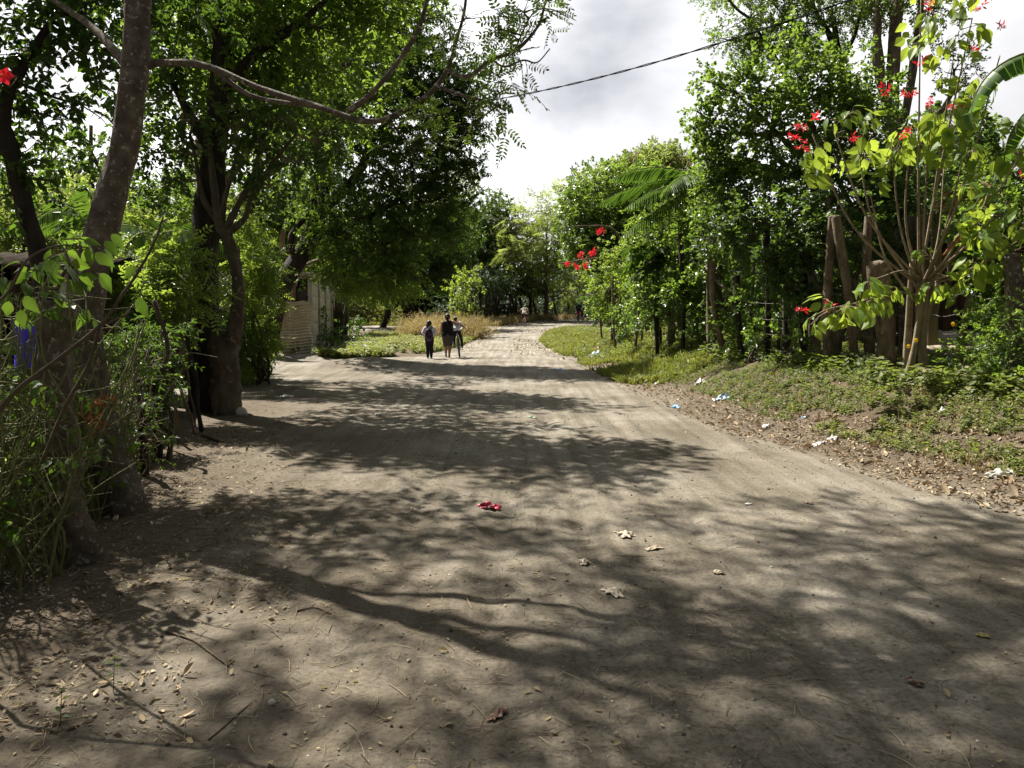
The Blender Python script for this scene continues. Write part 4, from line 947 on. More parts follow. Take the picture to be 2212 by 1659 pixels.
bush('sunlit_thicket', 'sunlit green thicket beyond the side path behind the wall', [C(800, 670, 62, 34, sz=.7), C(840, 675, 62, 30, sz=.6), C(770, 660, 62, 34, sz=.8)], 'clump_far', LM['grass'], 207, GP(830, 62), 6, lai=2.2, sc=.6)
bush('sapling', 'bright lime sapling clump standing at the end of the dry grass', [C(1000, 600, 47, 20), C(1020, 595, 47, 16), C(985, 625, 47, 18), C(1015, 630, 47, 18), C(1000, 655, 47, 22, .9), C(1030, 610, 47, 12, .8), C(985, 665, 47, 16)], 'broad', LM['lime'], 209, GP(1005, 47), 6, lai=1.7, sc=1.5, r=.04, cat='sapling')
# pale thin-leaved tree peeking past the mango tree
rt('wispy pale tree showing past the mango tree edge', 985, 70, (985, 380, 70), [C(990, 370, 70, 30, .4), C(970, 400, 70, 40, .6), C(1015, 390, 70, 24, .35), C(960, 440, 70, 40, .8)], 'clump_far', LM['olive'], 211, tr=.16, lai=2.0, sc=.6, twig=TWIG_P)
# woodland closing the view: one tree built, then copied
wd = rt('crowded woodland tree in the far treeline', 900, 92, (900, 470, 92), [((XP(900, 92) + dx, 92 + dy, 5.0 + dz), (r, r, r * .8)) for dx, dy, dz, r in ((0, 0, 3.5, 2.6), (-2.4, .5, 2.0, 2.3), (2.4, -.4, 2.0, 2.3), (.3, -1.5, .5, 2.6), (-1.5, -1, -1.2, 2.1), (1.8, -1, -1.4, 2.1), (0, .8, 5.4, 1.8), (-.2, -1.2, -2.2, 2.0))], 'clump_far', LM['bluish'], 221, tr=.3, lai=2.4, sc=1.2, tw_r=.04, group='trees of the far treeline')
wb = Vector(wd.location)
spots = [(-60, 78), (-50, 86), (-41, 80), (-33, 88), (-27, 78), (-21, 90), (-15, 84), (-9, 95), (-3, 100), (3, 96), (8, 104), (14, 92), (20, 98), (27, 88), (35, 95), (44, 86), (-18, 66), (-25, 62), (-34, 66), (52, 78), (40, 66), (32, 58), (26, 66), (24, 46), (33, 40), (-22, 42), (-30, 48), (-26, 33), (-34, 30), (28, 30), (20, 36), (-40, 20), (30, 20)]
rg = np.random.default_rng(6)
def copy_tree(o, parent=None):
    c = o.copy(); COL.objects.link(c)
    if parent: c.parent = parent
    for ch in o.children: copy_tree(ch, c)
    return c
for i, (x, y) in enumerate(spots):
    c = copy_tree(wd)
    s = rg.uniform(.75, 1.2) * (.8 if abs(x) < 12 else 1.0)
    c.location = (x, y, Hs(x, y) - .05); c.rotation_euler = (0, 0, rg.uniform(0, 6.28)); c.scale = (s, s, s * rg.uniform(.85, 1.15))

# undergrowth closing the gaps below the woodland crowns
g = Geo(); rg = np.random.default_rng(91); und = []
for i in range(150):
    a = rg.random()
    if a < .45: x, y = rg.uniform(-60, 60), rg.uniform(84, 104)
    elif a < .75: x, y = rg.uniform(-42, -15), rg.uniform(16, 78)
    else: x, y = rg.uniform(17, 45), rg.uniform(16, 76)
    r = rg.uniform(1.0, 2.2); und.append(((x, y, Hs(x, y) + r * .55), (r * 1.3, r * 1.3, r), 1.0))
und += [((-11.2, 97, 3.4), (2.2, 2, 1.8), 1.4), ((-9, 99, 3.2), (2.2, 2, 1.8), 1.4)]
foliage(g, und, 'clump_far', 1.9, rg, .2, .4, .9, None)
kind(g.obj('woodland_undergrowth', [LM['deep'], TWIG], None, False), 'stuff', 'dense green undergrowth below the distant trees')  # shade under the trees is put into the dark leaf colour
# shaded bushes in the yard behind the right fence
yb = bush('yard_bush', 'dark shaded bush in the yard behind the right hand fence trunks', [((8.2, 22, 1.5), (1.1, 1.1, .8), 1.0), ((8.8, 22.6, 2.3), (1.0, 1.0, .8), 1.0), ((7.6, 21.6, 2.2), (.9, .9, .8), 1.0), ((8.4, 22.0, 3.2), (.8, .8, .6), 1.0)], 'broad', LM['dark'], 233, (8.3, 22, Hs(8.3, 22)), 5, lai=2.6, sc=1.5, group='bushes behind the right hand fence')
for x, y, s_ in ((7.2, 26, 1.0), (6.6, 30, 1.0), (8.6, 31, 1.3), (6.2, 36, 1.1), (9.5, 26.5, 1.3), (7.6, 18.6, .8), (12.5, 27, 1.4), (16.5, 22, 1.4), (19, 17, 1.4), (6.0, 42, 1.2), (6.4, 24, .8)):
    c = copy_tree(yb); c.location = (x, y, Hs(x, y)); c.scale = (s_, s_, s_); c.rotation_euler = (0, 0, x * 3)
# far row of thin live-fence trunks
def post(name, label, path, rad, mat=BARK_P, cat='fence post', group=None, k=9, wob=.16, seed=0, limbs=()):
    root_loc = path[0]
    path = np.asarray(path, float); n_ = len(path); rr = np.interp(np.linspace(0, 1, n_), np.linspace(0, 1, len(rad)), rad)
    dv_ = norm(path[-1] - path[-2]); path = np.vstack([path, path[-1] + dv_ * rr[-1] * .35, path[-1] + dv_ * rr[-1] * .5]); rr = np.concatenate([rr, [rr[-1] * .8, rr[-1] * .45]])
    g = Geo(); tube(g, path, rr, k, 0, .5, wob, seed)
    for p2, r2 in limbs: tube(g, p2, r2, 6, 0, .5, .1, seed + 1)
    o = g.obj(name, mat)
    tag(o, label, cat, group)
    return o
fp = []
for i in range(26):
    y = 61.5 + .72 * i + rg.normal() * .15; x = float(left_edge(y)) - 1.6 - .8 * rg.random()
    b = np.array((x, y, Hs(x, y) - .05)); t = b + np.array((rg.normal() * .2, 0, rg.uniform(2.0, 3.2)))
    fp.append(post('live_fence_post', 'thin dark living fence trunk in the row behind the far dry verge', whole(b, t, 4, seed=i, sway=.15), [.11, .08], BARK_D, 'fence post', 'thin fence trunks at the far bend', 6, seed=i))
bush('dark_thicket', 'dark leafy canopy over the far row of thin fence trunks', [((float(left_edge(y)) - 2.4, y + .5, Hs(float(left_edge(y)) - 2, y) + 3.3 + .4 * math.sin(y * 2)), (1.7, 1.3, 1.0), .8) for y in np.arange(62.5, 81, 1.6)] + [((float(left_edge(y)) - 4.5, y + 3, Hs(float(left_edge(y)) - 4, y) + 1.2), (1.9, 1.5, 1.2), .9) for y in np.arange(63, 82, 2.2)], 'clump_far', LM['deep'], 231, (-2.0, 66, Hs(-2.0, 66)), 6, lai=2.0, sc=.7, r=.05, droop=.4)  # leaf colour darkened to stand for shade at the bend

# ------------------------------------------------------------------ right roadside fence
posts = [(1330, 26, 596, 640, 20, .05, 'slim pale stake where the verge meets the shaded thicket'), (1372, 24, 600, 0, 24, .06, 'leaning grey stake in front of the low palm'), (1420, 21, 590, 0, 30, .08, 'thick dark fence trunk left of the feathery weed spray'), (1475, 19.5, 590, 0, 26, .075, 'dark upright fence trunk behind the green sapling weeds'),
         (1535, 18.2, 600, 0, 24, .07, 'straight brown stake beside a curved thin trunk'), (1566, 17.4, 600, 0, 30, .09, 'curved thin trunk bowing to the left out of the undergrowth'), (1604, 16.4, 580, 0, 28, .08, 'rough dark post at the left edge of the deep shade'), (1655, 15.5, 570, 0, 34, .09, 'black straight fence trunk in the deep shade'), (1700, 15.0, 560, 0, 28, .08, 'slim blackened trunk inside the deep shade'),
         (1735, 14.4, 560, 0, 30, .10, 'dark trunk at the deepest shadow below the glinting tree'), (1792, 12.9, 560, 0, 33, .10, 'tall reddish brown fence trunk by the red buds'), (1850, 12.7, 640, 0, 32, .10, 'forked trunk leaning left with a stub'), (1882, 12.8, 620, 0, 30, .10, 'upright brown trunk between the leaning fork and the thick post'),
         (1918, 12.3, 575, 0, 56, .17, 'thick pale fence post with a rounded cut top and flared foot'), (1955, 13.6, 640, 0, 30, .10, 'lichen streaked dark trunk behind the thick post'), (1978, 13.4, 640, 0, 40, .13, 'broad ridged grey trunk below the pale stem shrub'), (2085, 10.9, 640, 0, 22, .055, 'thin pale stake carrying the barbed wire among yellow flowers'), (2196, 9.9, 640, 0, 44, .13, 'rough mottled post at the right edge holding the barbed wire')]
for i, (px, d, py, _, w, r, lab) in enumerate(posts):
    b = GP(px, d, -.08); r = r * (.72 if px < 1900 else .85)
    tx = px + {1566: -26, 1850: -44, 1604: -12, 1372: 12, 1792: 6, 1918: -26, 1955: 12, 1978: 14, 2085: 8, 2196: -12}.get(px, (i % 3 - 1) * 6)
    if px not in (1918, 2085, 1330): py -= 85
    if px in (1792, 1850, 1882, 1955, 1978): py = 470
    t = P(tx, py, d); m_ = b * .5 + t * .5 + np.array(((-.12 if px == 1566 else .05 * ((i % 2) * 2 - 1)), 0, 0))
    fl = 1.7 if px == 1918 else 1.25
    path = WP([b, b * .78 + m_ * .22, m_, t], 4)
    lim = ()
    if px == 1850: lim = [(WP([P(1848, 730, 12.7), P(1862, 690, 12.7), P(1866, 640, 12.7)]), [.07, .06])]
    if px == 1918: lim = [(WP([P(1908, 740, 12.3), P(1890, 690, 12.2), P(1876, 650, 12.2)]), [.05, .035])]
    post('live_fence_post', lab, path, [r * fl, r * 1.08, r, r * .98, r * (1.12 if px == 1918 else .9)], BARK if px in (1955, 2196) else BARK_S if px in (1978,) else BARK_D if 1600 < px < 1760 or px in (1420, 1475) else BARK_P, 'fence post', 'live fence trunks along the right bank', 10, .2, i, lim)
# many slim dark stems inside the hedge, seen between the trunks
for i in range(16):
    px = 1300 + 29 * i + rg.normal() * 6; d = np.interp(px, [1300, 1420, 1560, 1740], [29, 22, 18.2, 15.2]) + rg.uniform(.4, 1.2)
    b = GP(px, d, -.05); t = b + np.array((rg.normal() * .15, rg.normal() * .1, rg.uniform(1.5, 2.2)))
    post('fence_stake', 'slim shaded stake standing in the row behind the right bank trunks', whole(b, t, 4, seed=40 + i, sway=.12), [.045, .03], TWIG, 'fence stake', 'slim stakes in the right hand live fence', 6, seed=i)
# barbed wire
wf = thing('barbed_wire_fence', 'sagging rusty barbed wire strung from trunk to trunk on the right bank', 'wire fence', Vector([float(v) for v in GP(2050, 11.6)]))
WIRE = noisy_mat('rusty_wire', [(.3, (.10, .085, .075)), (.7, (.24, .21, .19))], scale=30, bump=0, rough=.5, metal=.4)
wx = [(1604, 16.35), (1792, 12.8), (1918, 12.1), (1978, 13.25), (2085, 10.85), (2196, 9.75), (2300, 9.0)]
for h in (.35, .62, .92, 1.2):
    g = Geo(); pts = []
    for i, (px, d) in enumerate(wx[:-1]):
        a = GP(px, d, h + rg.normal() * .03); e = GP(wx[i + 1][0], wx[i + 1][1], h + rg.normal() * .03)
        for t in np.linspace(0, 1, 8, endpoint=False):
            q = a * (1 - t) + e * t; q[2] -= .10 * t * (1 - t) * 4 * rg.uniform(.8, 1.1); pts.append(q)
    pts = np.array(pts); tube(g, pts, .0035, 4)
    for j in range(0, len(pts) - 1):
        for t in (.2, .6):
            c = pts[j] * (1 - t) + pts[j + 1] * t
            for s_ in (0, 1):
                u = norm(rg.normal(size=3)) * .018; tube(g, np.array([c - u, c + u]), .0018, 3)
    g.obj('wire_strand', WIRE, wf)

# ------------------------------------------------------------------ left fence stakes
stk = [(378, 1000, 10.0, 362, 800, .022, 'pale rounded stake with a blunt light top among the left fence sticks'), (430, 945, 10.9, 402, 700, .030, 'tall leaning brown stake closest to the dark trunk'), (414, 955, 10.7, 378, 720, .016, 'thin grey stick crossing behind the tall leaning stake'), (360, 940, 10.6, 356, 830, .02, 'short dark stake behind the pale rounded one'), (330, 1010, 9.0, 322, 760, .05, 'thick shaggy dark post wrapped by dusty foliage'), (300, 1060, 8.0, 296, 820, .04, 'dark mossy post left of the shaggy one'), (415, 930, 11.4, 392, 760, .014, 'crooked thin stick behind the leaning stakes'), (342, 980, 9.6, 350, 700, .018, 'upright grey stick rising above the dusty bush')]
for i, (px, py, d, tx, ty, r, lab) in enumerate(stk):
    b = GP(px, d, -.06); t = P(tx, ty, d)
    post('fence_stake', lab, whole(b, t, 5, seed=70 + i, sway=.08), [r * 1.1, r, r * .9], BARK_D if 'dark' in lab else WOOD, 'fence stake', 'sticks of the left hand fence', 8, .12, i)
g = Geo(); tube(g, WP([GP(425, 10.7, .01), GP(450, 10.3, .03), GP(474, 10.0, .015)]), [.03, .02], 7, wob=.2); tag(g.obj('fallen_stick', WOOD), 'fallen stick lying from the foot of the leaning stakes', 'stick')

# pencil-stemmed thicket at the left edge
def thicket(seed, label, n, x0, x1, hmin, hmax, name='stem_thicket', mat=TWIG_G, lean=.25):
    rg = np.random.default_rng(seed); g = Geo(); gl = Geo()
    c = None; tips = []
    for i in range(n):
        y = rg.uniform(x0, x1); x = float(left_edge(y)) - rg.uniform(-.05, .75) ** 1.0 + .05
        b = np.array((x, y, Hs(x, y) - .04)); c = b if c is None else c
        h = rg.uniform(hmin, hmax); t = b + np.array((rg.normal() * lean * h, rg.normal() * lean * h * .8, h))
        p = whole(b, t, 5, seed=seed * 100 + i, sway=.14)
        r = rg.uniform(.005, .012); tube(g, p, [r, r * .5], 5, cap=False)
        for q in range(rg.integers(3, 9)):
            s0 = p[rg.integers(5, len(p) - 1)]; e = s0 + rg.normal(size=3) * np.array((.20, .18, .16)) + (0, 0, .1)
            tube(g, WP([s0, (s0 + e) / 2 + rg.normal(size=3) * .03, e], 3), [r * .5, r * .22], 4, cap=False); tips.append(e); tips.append((s0 + e) / 2)
        tips.append(t)
    root = thing(name, label, 'shrub', Vector([float(v) for v in c]))
    g.obj('stem', mat, root)['kind'] = 'stuff'
    return root, np.array(tips), rg
r1, tips, rg1 = thicket(5, 'dense tangle of thin green stems at the left edge beside the slim pollarded trunk', 190, 4.35, 6.6, .7, 2.0)
g = Geo(); k = rg1.random(len(tips)) < .13; p = tips[k]
scatter(g, TP['big_s'], p, norm(rg1.normal(size=(len(p), 3)) + (0, -.2, .3)), rg1.normal(size=(len(p), 3)) * .3 + (0, 0, 1.0), rg1.uniform(.35, .75, len(p)), rg1); g.obj('foliage', [LM['near'], TWIG_G], r1, smooth=False)
r2, tips, rg2 = thicket(6, 'thin brown twiggy stems standing between the slim trunk and the dusty bush', 90, 6.4, 8.6, .5, 1.5, 'twiggy_thicket', TWIG_P, .22)
g = Geo(); k = rg2.random(len(tips)) < .3; p = tips[k]
scatter(g, TP['narrow'], p, norm(rg2.normal(size=(len(p), 3)) + (0, -.2, -.2)), rg2.normal(size=(len(p), 3)) * .3 + (0, 0, 1.0), rg2.uniform(.4, .8, len(p)), rg2); g.obj('foliage', [LM['dark'], TWIG], r2, smooth=False)
# orange withered leaves caught in the twigs
g = Geo(); p = np.array([P(205 + rg.normal() * 12, 890 + rg.normal() * 22, 6.0 + rg.normal() * .05) for _ in range(14)])
scatter(g, TP['petal'], p, norm(rg.normal(size=(14, 3))), rg.normal(size=(14, 3)), np.full(14, .55), rg); tag(g.obj('withered_leaves', [LM['deadleaf'], TWIG], None, False), 'orange withered leaves caught in the twigs below the leaning trunk', 'dead leaves')
# green branch slanting across the foreground
gb = [(LP([(-60, 960, 3.7), (30, 850, 3.75), (120, 780, 3.8), (216, 703, 3.85), (262, 640, 3.85), (300, 585, 3.9), (335, 520, 3.9), (352, 470, 3.9)], ground=False), [.016, .013, .011, .008, .005]), (LP([(216, 703, 3.85), (250, 690, 3.85), (286, 672, 3.8)], ground=False), [.006, .004]), (LP([(-80, 700, 3.5), (10, 640, 3.5), (60, 560, 3.5), (130, 530, 3.55), (190, 535, 3.6)], ground=False), [.008, .005, .003]), (LP([(216, 703, 3.85), (190, 790, 3.9), (140, 880, 4.0), (90, 1000, 4.2)], ground=False), [.008, .010])]
gb[0] = (np.vstack([WP([(-3.2, 4.1, Hs(-3.2, 4.1) - .05), (-2.9, 3.9, .35), gb[0][0][0]], 4)[:-1], gb[0][0]]), [.015, .012, .011, .009, .008, .006, .004])
gr = tree('leafy_branch', 'slanting green branch with a few large sunlit leaves crossing the left foreground', 'branch', gb, [], 'big_s', LM['lime'], TWIG, seed=3, k=8, wob=.05, base=(-3.2, 4.1, Hs(-3.2, 4.1)))
g = Geo(); rg = np.random.default_rng(21)
for px, py, L_, dx, dz in ((20, 650, .10, -.3, -1), (45, 668, .11, .2, -1), (52, 640, .12, .5, -.6), (180, 520, .09, .8, -.1), (205, 545, .12, .7, -.7), (225, 520, .11, .5, -.5), (240, 505, .10, .8, -.9), (300, 640, .13, .2, -1), (295, 575, .10, -.5, -.5), (345, 470, .06, .3, .3), (10, 560, .10, -.9, -.3), (85, 640, .06, .8, .3)):
    L_ *= .8; V, Fc = leaf_tpl('b', L_, L_ * .6, .25, .3)
    X, Y, Z = frame(np.array((dx, rg.uniform(-.4, .2), dz)), np.array((rg.normal() * .4, -1.0, .6)))
    L_ *= 1.0; c = P(px, py, 3.6); g.add(c + V[:, :1] * X + V[:, 1:2] * Y + V[:, 2:] * Z, Fc, 0, rg.uniform(.2, .8))
g.obj('leaves', LM['near'], gr)
# red hibiscus bloom, at the left edge
hb = P(12, 165, 6.5); hr = thing('hibiscus_bloom', 'single scarlet hibiscus bloom at the upper left edge', 'flower', Vector([float(v) for v in hb]))
g = Geo()
for i in range(5):
    V, Fc = leaf_tpl('b', .07, .075, .15, .35); a = i * 1.257
    X, Y, Z = frame(np.array((math.cos(a), -.35, math.sin(a))), np.array((0, -1.0, 0)))
    g.add(hb + V[:, :1] * X + V[:, 1:2] * Y + V[:, 2:] * Z, Fc, 0, .5)
g.obj('petals', LM['red'], hr)
g = Geo(); tube(g, np.array([hb, hb + (0, -.05, .0), hb + (.005, -.08, -.01)]), [.004, .003], 5); g.obj('stamen', LM['yellow'], hr)
g = Geo(); tube(g, WP([hb, hb + (-.03, .2, .05), P(20, 190, 8.3)]), [.004, .006], 5); g.obj('stalk', TWIG_G, hr)
# ------------------------------------------------------------------ buildings and walls
CONC = noisy_mat('weathered_concrete', [(.3, (.32, .29, .25)), (.6, (.46, .43, .38)), (.8, (.54, .51, .46))], scale=3.5, bump=.3, bscale=30, stretch=(1, 1, .5), spots=(.12, .105, .085), sp_scale=3, sp_thr=.66)
RUST = noisy_mat('old_corrugated_sheet', [(.3, (.36, .27, .20)), (.5, (.52, .44, .36)), (.75, (.60, .54, .46))], scale=3, bump=.1, spots=(.30, .38, .31), sp_scale=2.2, sp_thr=.63, rough=.6, spec=.4)
PLANK = noisy_mat('brown_plank', [(.3, (.045, .028, .018)), (.7, (.105, .066, .042))], scale=6, bump=.4, stretch=(4, 4, .4))
PLANK_G = noisy_mat('grey_plank', [(.3, (.09, .085, .075)), (.7, (.19, .18, .16))], scale=6, bump=.4, stretch=(4, 4, .4))
ROOF = noisy_mat('roof_sheet', [(.3, (.02, .016, .013)), (.7, (.05, .038, .03))], scale=4, bump=.2, spec=.03, rough=1.0)
PALE = noisy_mat('pale_plaster', [(.3, (.42, .37, .32)), (.7, (.56, .51, .45))], scale=5, bump=.15)
GREYW = noisy_mat('grey_block_wall', [(.3, (.20, .19, .175)), (.7, (.32, .31, .29))], scale=4, bump=.25)

# corrugated sheet gate panel: ridges run across, sheet buckled
def v3(a): return Vector([float(q) for q in a])
a0, a1 = GP(612, 27.6), GP(672, 29.6)
sr = thing('corrugated_panel', 'pale buckled corrugated metal panel leaning before the concrete wall', 'metal panel', v3((a0 + a1) / 2))
for (u0, u1, off) in ((0, .46, 0), (.43, 1.0, .035)):
    g = Geo(); nu, nv = 14, 130; V = []
    for j in range(nv):
        w = j / (nv - 1)
        for i in range(nu):
            u = u0 + (u1 - u0) * i / (nu - 1)
            b = a0 * (1 - u) + a1 * u
            top = P(592, 650, 27.6) * (1 - u) + P(664, 655, 29.3) * u
            p = b * (1 - w) + top * w
            flare = .16 * u * math.exp(-((w - .25) / .22) ** 2) - .10 * math.exp(-((w - .55) / .2) ** 2)
            nn = np.array((.70, -.70, 0))
            p = p + nn * (.042 * math.sin(w * 2 * math.pi * 17) + flare + off + .03 * math.sin(u * 5 + w * 3)) + np.array((0, 0, .05 * math.sin(u * 9) * w + .03 * (1 if u0 > 0 else 0)))
            V.append(p)
    i = np.arange(nv - 1)[:, None] * nu; j = np.arange(nu - 1)[None]
    Q = np.stack([i + j, i + j + 1, i + nu + j + 1, i + nu + j], -1).reshape(-1, 4)
    g.add(np.array(V), [Q]); o = g.obj('sheet', RUST, sr)
    md = o.modifiers.new('thick', 'SOLIDIFY'); md.thickness = .004
for px, d, ty in ((598, 27.9, 640), (668, 29.8, 640)):
    g = Geo(); tube(g, whole(GP(px, d, -.05) + (-.08, .14, 0), P(px - 2, ty, d) + (-.08, .14, 0), 4, seed=px), [.05, .045], 7, wob=.15); g.obj('post', BARK_D, sr)
g = Geo(); c = P(606, 638, 28.1)
for i in range(3): ball(g, c + np.array((.01 * i, 0, -.04 * i)), (.045, .04, .09), 8, 6)
ro = g.obj('red_rag', plain('red_cloth', (.6, .02, .03), .7)); tag(ro, 'small red rag stuck on top of the corrugated panel post', 'rag')

# precast concrete panel wall running back along the path
wr = thing('concrete_wall', 'tall precast concrete panel wall with pale posts beside the corrugated panel', 'wall', v3(GP(672, 31)))
w0, w1 = np.array((-7.75, 30.4, 0)), np.array((-9.0, 41.5, 0)); dr = (w1 - w0) / np.linalg.norm(w1 - w0); ang = math.atan2(dr[1], dr[0]); Rw = rotz(ang); nrm = np.array((dr[1], -dr[0], 0))
npan = 5; Lw = np.linalg.norm(w1 - w0); ph = Lw / npan
for i in range(npan + 1):
    b = w0 + dr * ph * i; z = Hs(b[0], b[1]); h = 2.85 - .03 * i
    g = Geo(); box(g, b + np.array((0, 0, z + h / 2 - .1)) + nrm * .02, (.17, .17, h + .2), Rw, bev=.012); g.obj('post', CONC, wr)
for i in range(npan):
    for r_ in range(5):
        b = w0 + dr * ph * (i + .5); z = Hs(b[0], b[1]); hh = .53
        g = Geo(); box(g, b + np.array((0, 0, z + .02 + hh * (r_ + .5))), (ph - .18, .06, hh - .012), Rw, bev=.01); g.obj('panel', CONC, wr)
g = Geo(); b = w0 + dr * 1.4; box(g, b + np.array((0, 0, Hs(b[0], b[1]) + 2.96)) - nrm * .35, (3.2, 1.1, .10), Rw @ rotx(.04), bev=.01); g.obj('ledge', CONC, wr)
# bundle of weathered poles at the wall end
pr = thing('pole_bundle', 'bundle of weathered dark poles leaning at the far end of the concrete wall', 'poles', v3(GP(735, 39)))
for i in range(9):
    px = 722 + i * 3.6; b = GP(px, 37.5 + .25 * (i % 3), -.05); g = Geo(); tube(g, whole(b, P(px + (i * 7 % 5 - 2) * 3, 596 + (i * 13 % 7) * 8, 37.5 + .25 * (i % 3)), 4, seed=300 + i, sway=.15), [.07, .05], 6, wob=.15); g.obj('pole', BARK_S, pr)
bush('wall_creeper', 'dark bushy growth at the foot of the concrete wall', [C(700, 710, 33, 26), C(730, 720, 35, 26), C(680, 740, 31.5, 18, .9), C(750, 700, 38, 24), C(765, 725, 36, 20, .8), C(720, 750, 32.5, 20, .8), C(690, 690, 34, 18, .6), C(650, 765, 28.5, 14, .7)], 'round', LM['dark'], 241, GP(715, 33), 6, lai=2.4, sc=1.2)

def house(name, label, cx, cy, sx, sy, h, rot, wall_m, roof_m, over=.6, opening=None, pitch=.25, extra=None):
    z = Hs(cx, cy); root = thing(name, label, 'house', (cx, cy, z)); Rr = rotz(rot); c0 = np.array((cx, cy, z - .1))
    def tr(p): return c0 + Rr @ np.array(p, float)
    g = Geo()
    for sx_, sy_, px_, py_ in ((sx, .1, 0, -sy / 2), (sx, .1, 0, sy / 2), (.1, sy - .2, -sx / 2 + .05, 0), (.1, sy - .2, sx / 2 - .05, 0)):
        n = int((sx_ if sx_ > sy_ else sy_) / .16)
        for i in range(n):
            if sx_ > sy_:
                u = -sx_ / 2 + (i + .5) * sx_ / n
                if py_ < 0 and opening and opening[0] < u < opening[1]: continue
                box(g, tr((u, py_ + .006 * (i % 3), h / 2)), (sx_ / n - .006, .03, h), Rr)
            else:
                u = -sy_ / 2 + (i + .5) * sy_ / n
                box(g, tr((px_ + .006 * (i % 3), u, h / 2)), (.03, sy_ / n - .006, h), Rr)
    g.obj('wall', wall_m, root)
    g = Geo(); n = 60; V = []
    for i in range(n + 1):
        u = -sx / 2 - over + (sx + 2 * over) * i / n
        for w, zz in ((-sy / 2 - over, h - .05 - pitch * over), (0, h + pitch * sy / 2), (sy / 2 + over, h - .05 - pitch * over)):
            V.append(tr((u, w, zz + .025 * math.sin(i * 1.9))))
    i = np.arange(n)[:, None] * 3; j = np.arange(2)[None]
    g.add(np.array(V), [np.stack([i + j, i + j + 1, i + 3 + j + 1, i + 3 + j], -1).reshape(-1, 4)])
    o = g.obj('roof', roof_m, root); md = o.modifiers.new('t', 'SOLIDIFY'); md.thickness = .02
    if extra: extra(root, tr, Rr)
    return root
def ex_left(root, tr, Rr):
    g = Geo(); box(g, tr((1.75, -1.75, 1.15)), (.14, .14, 2.3), Rr, bev=.01); g.obj('porch_post', PALE, root)
    g = Geo(); box(g, tr((.2, -1.75, .5)), (3.0, .05, .06), Rr); g.obj('rail', PLANK, root)
house('wooden_house', 'dark brown plank house half hidden behind the left edge stems', -8.1, 11.8, 3.8, 3.0, 2.35, .25, PLANK, ROOF, .45, (.2, 1.1), pitch=.12, extra=ex_left)
# blue plastic sheet hung by the house
g = Geo(); nu, nv = 16, 22; V = []
p0, p1, h_ = P(22, 690, 8.6), P(100, 680, 8.5), .62
for j in range(nv):
    for i in range(nu):
        u, w = i / (nu - 1), j / (nv - 1); p = p0 * (1 - u) + p1 * u
        V.append(p + np.array((.02 * math.sin(w * 5), .05 * math.sin(u * 13 + w * 2) * (.3 + w), -h_ * w * (1 - .18 * u * w))))
i = np.arange(nv - 1)[:, None] * nu; j = np.arange(nu - 1)[None]
g.add(np.array(V), [np.stack([i + j, i + j + 1, i + nu + j + 1, i + nu + j], -1).reshape(-1, 4)])
bs = g.obj('blue_sheet', plain('blue_plastic', (.07, .05, .62), .5)); md = bs.modifiers.new('t', 'SOLIDIFY'); md.thickness = .004
tag(bs, 'vivid blue sheet hanging beside the brown plank house', 'sheet')
g = Geo(); tube(g, WP([p0 + (-1.2, .4, .12), p0, p1, p1 + (.9, .6, .1)]), .006, 5); tag(g.obj('clothes_line', TWIG), 'thin line from which the blue sheet hangs', 'clothes line')
for q, lab in ((p0 + (-1.2, .4, .12), 'plain stick carrying the house end of the clothes line'), (p1 + (.9, .6, .1), 'plain stick carrying the road end of the clothes line')):
    post('line_stick', lab, whole((q[0], q[1], Hs(q[0], q[1]) - .05), q + (0, 0, .05), 4, seed=9), [.03, .025], TWIG, 'stick')
# grey plank shed behind the feathery bush
house('plank_shed', 'low grey plank shed behind the feathery bush and the stakes', -8.3, 18.6, 3.4, 2.4, 1.75, .1, PLANK_G, ROOF, .3, None, .12)
house('hut', 'dim brown hut behind the corrugated panel', -11.2, 34.0, 4.6, 4.5, 2.7, .1, PLANK, ROOF, .5)
# rocks
def rock(label, c, r, seed, mat, name='rock'):
    rg = np.random.default_rng(seed); bm = bmesh.new(); bmesh.ops.create_icosphere(bm, subdivisions=3, radius=1)
    for v in bm.verts:
        n = v.co.normalized(); f = 1 + .16 * math.sin(n.x * 3 + seed) * math.cos(n.y * 2.3 + seed * 2) + .10 * math.sin(n.z * 5 + n.x * 4 + seed)
        v.co = Vector((n.x * r[0], n.y * r[1], n.z * r[2])) * f
    me = bpy.data.meshes.new(name); bm.to_mesh(me); bm.free()
    for p in me.polygons: p.use_smooth = True
    me.materials.append(mat); o = bpy.data.objects.new(name, me); COL.objects.link(o); o.location = v3(c); o.rotation_euler = (0, 0, seed); tag(o, label, 'rock'); return o
STONE = noisy_mat('stone', [(.3, (.16, .14, .115)), (.7, (.30, .27, .23))], scale=6, bump=.5)
STONE_W = noisy_mat('pale_stone', [(.3, (.34, .31, .27)), (.7, (.5, .47, .42))], scale=6, bump=.3)
rock('large brown boulder behind the left hand fence stakes', GP(388, 13.6, .09), (.30, .24, .2), 2, STONE)
rock('pale stone lying at the foot of the cut stump', GP(518, 12.5, .05), (.11, .09, .085), 5, STONE_W)
rock('small white rounded stone on the shaded road', GP(815, 12.6, .02), (.06, .05, .03), 7, STONE_W)
rock('tiny pale pebble in the lower left foreground', ground_at(588, 1528), (.02, .018, .014), 9, STONE_W, 'pebble')

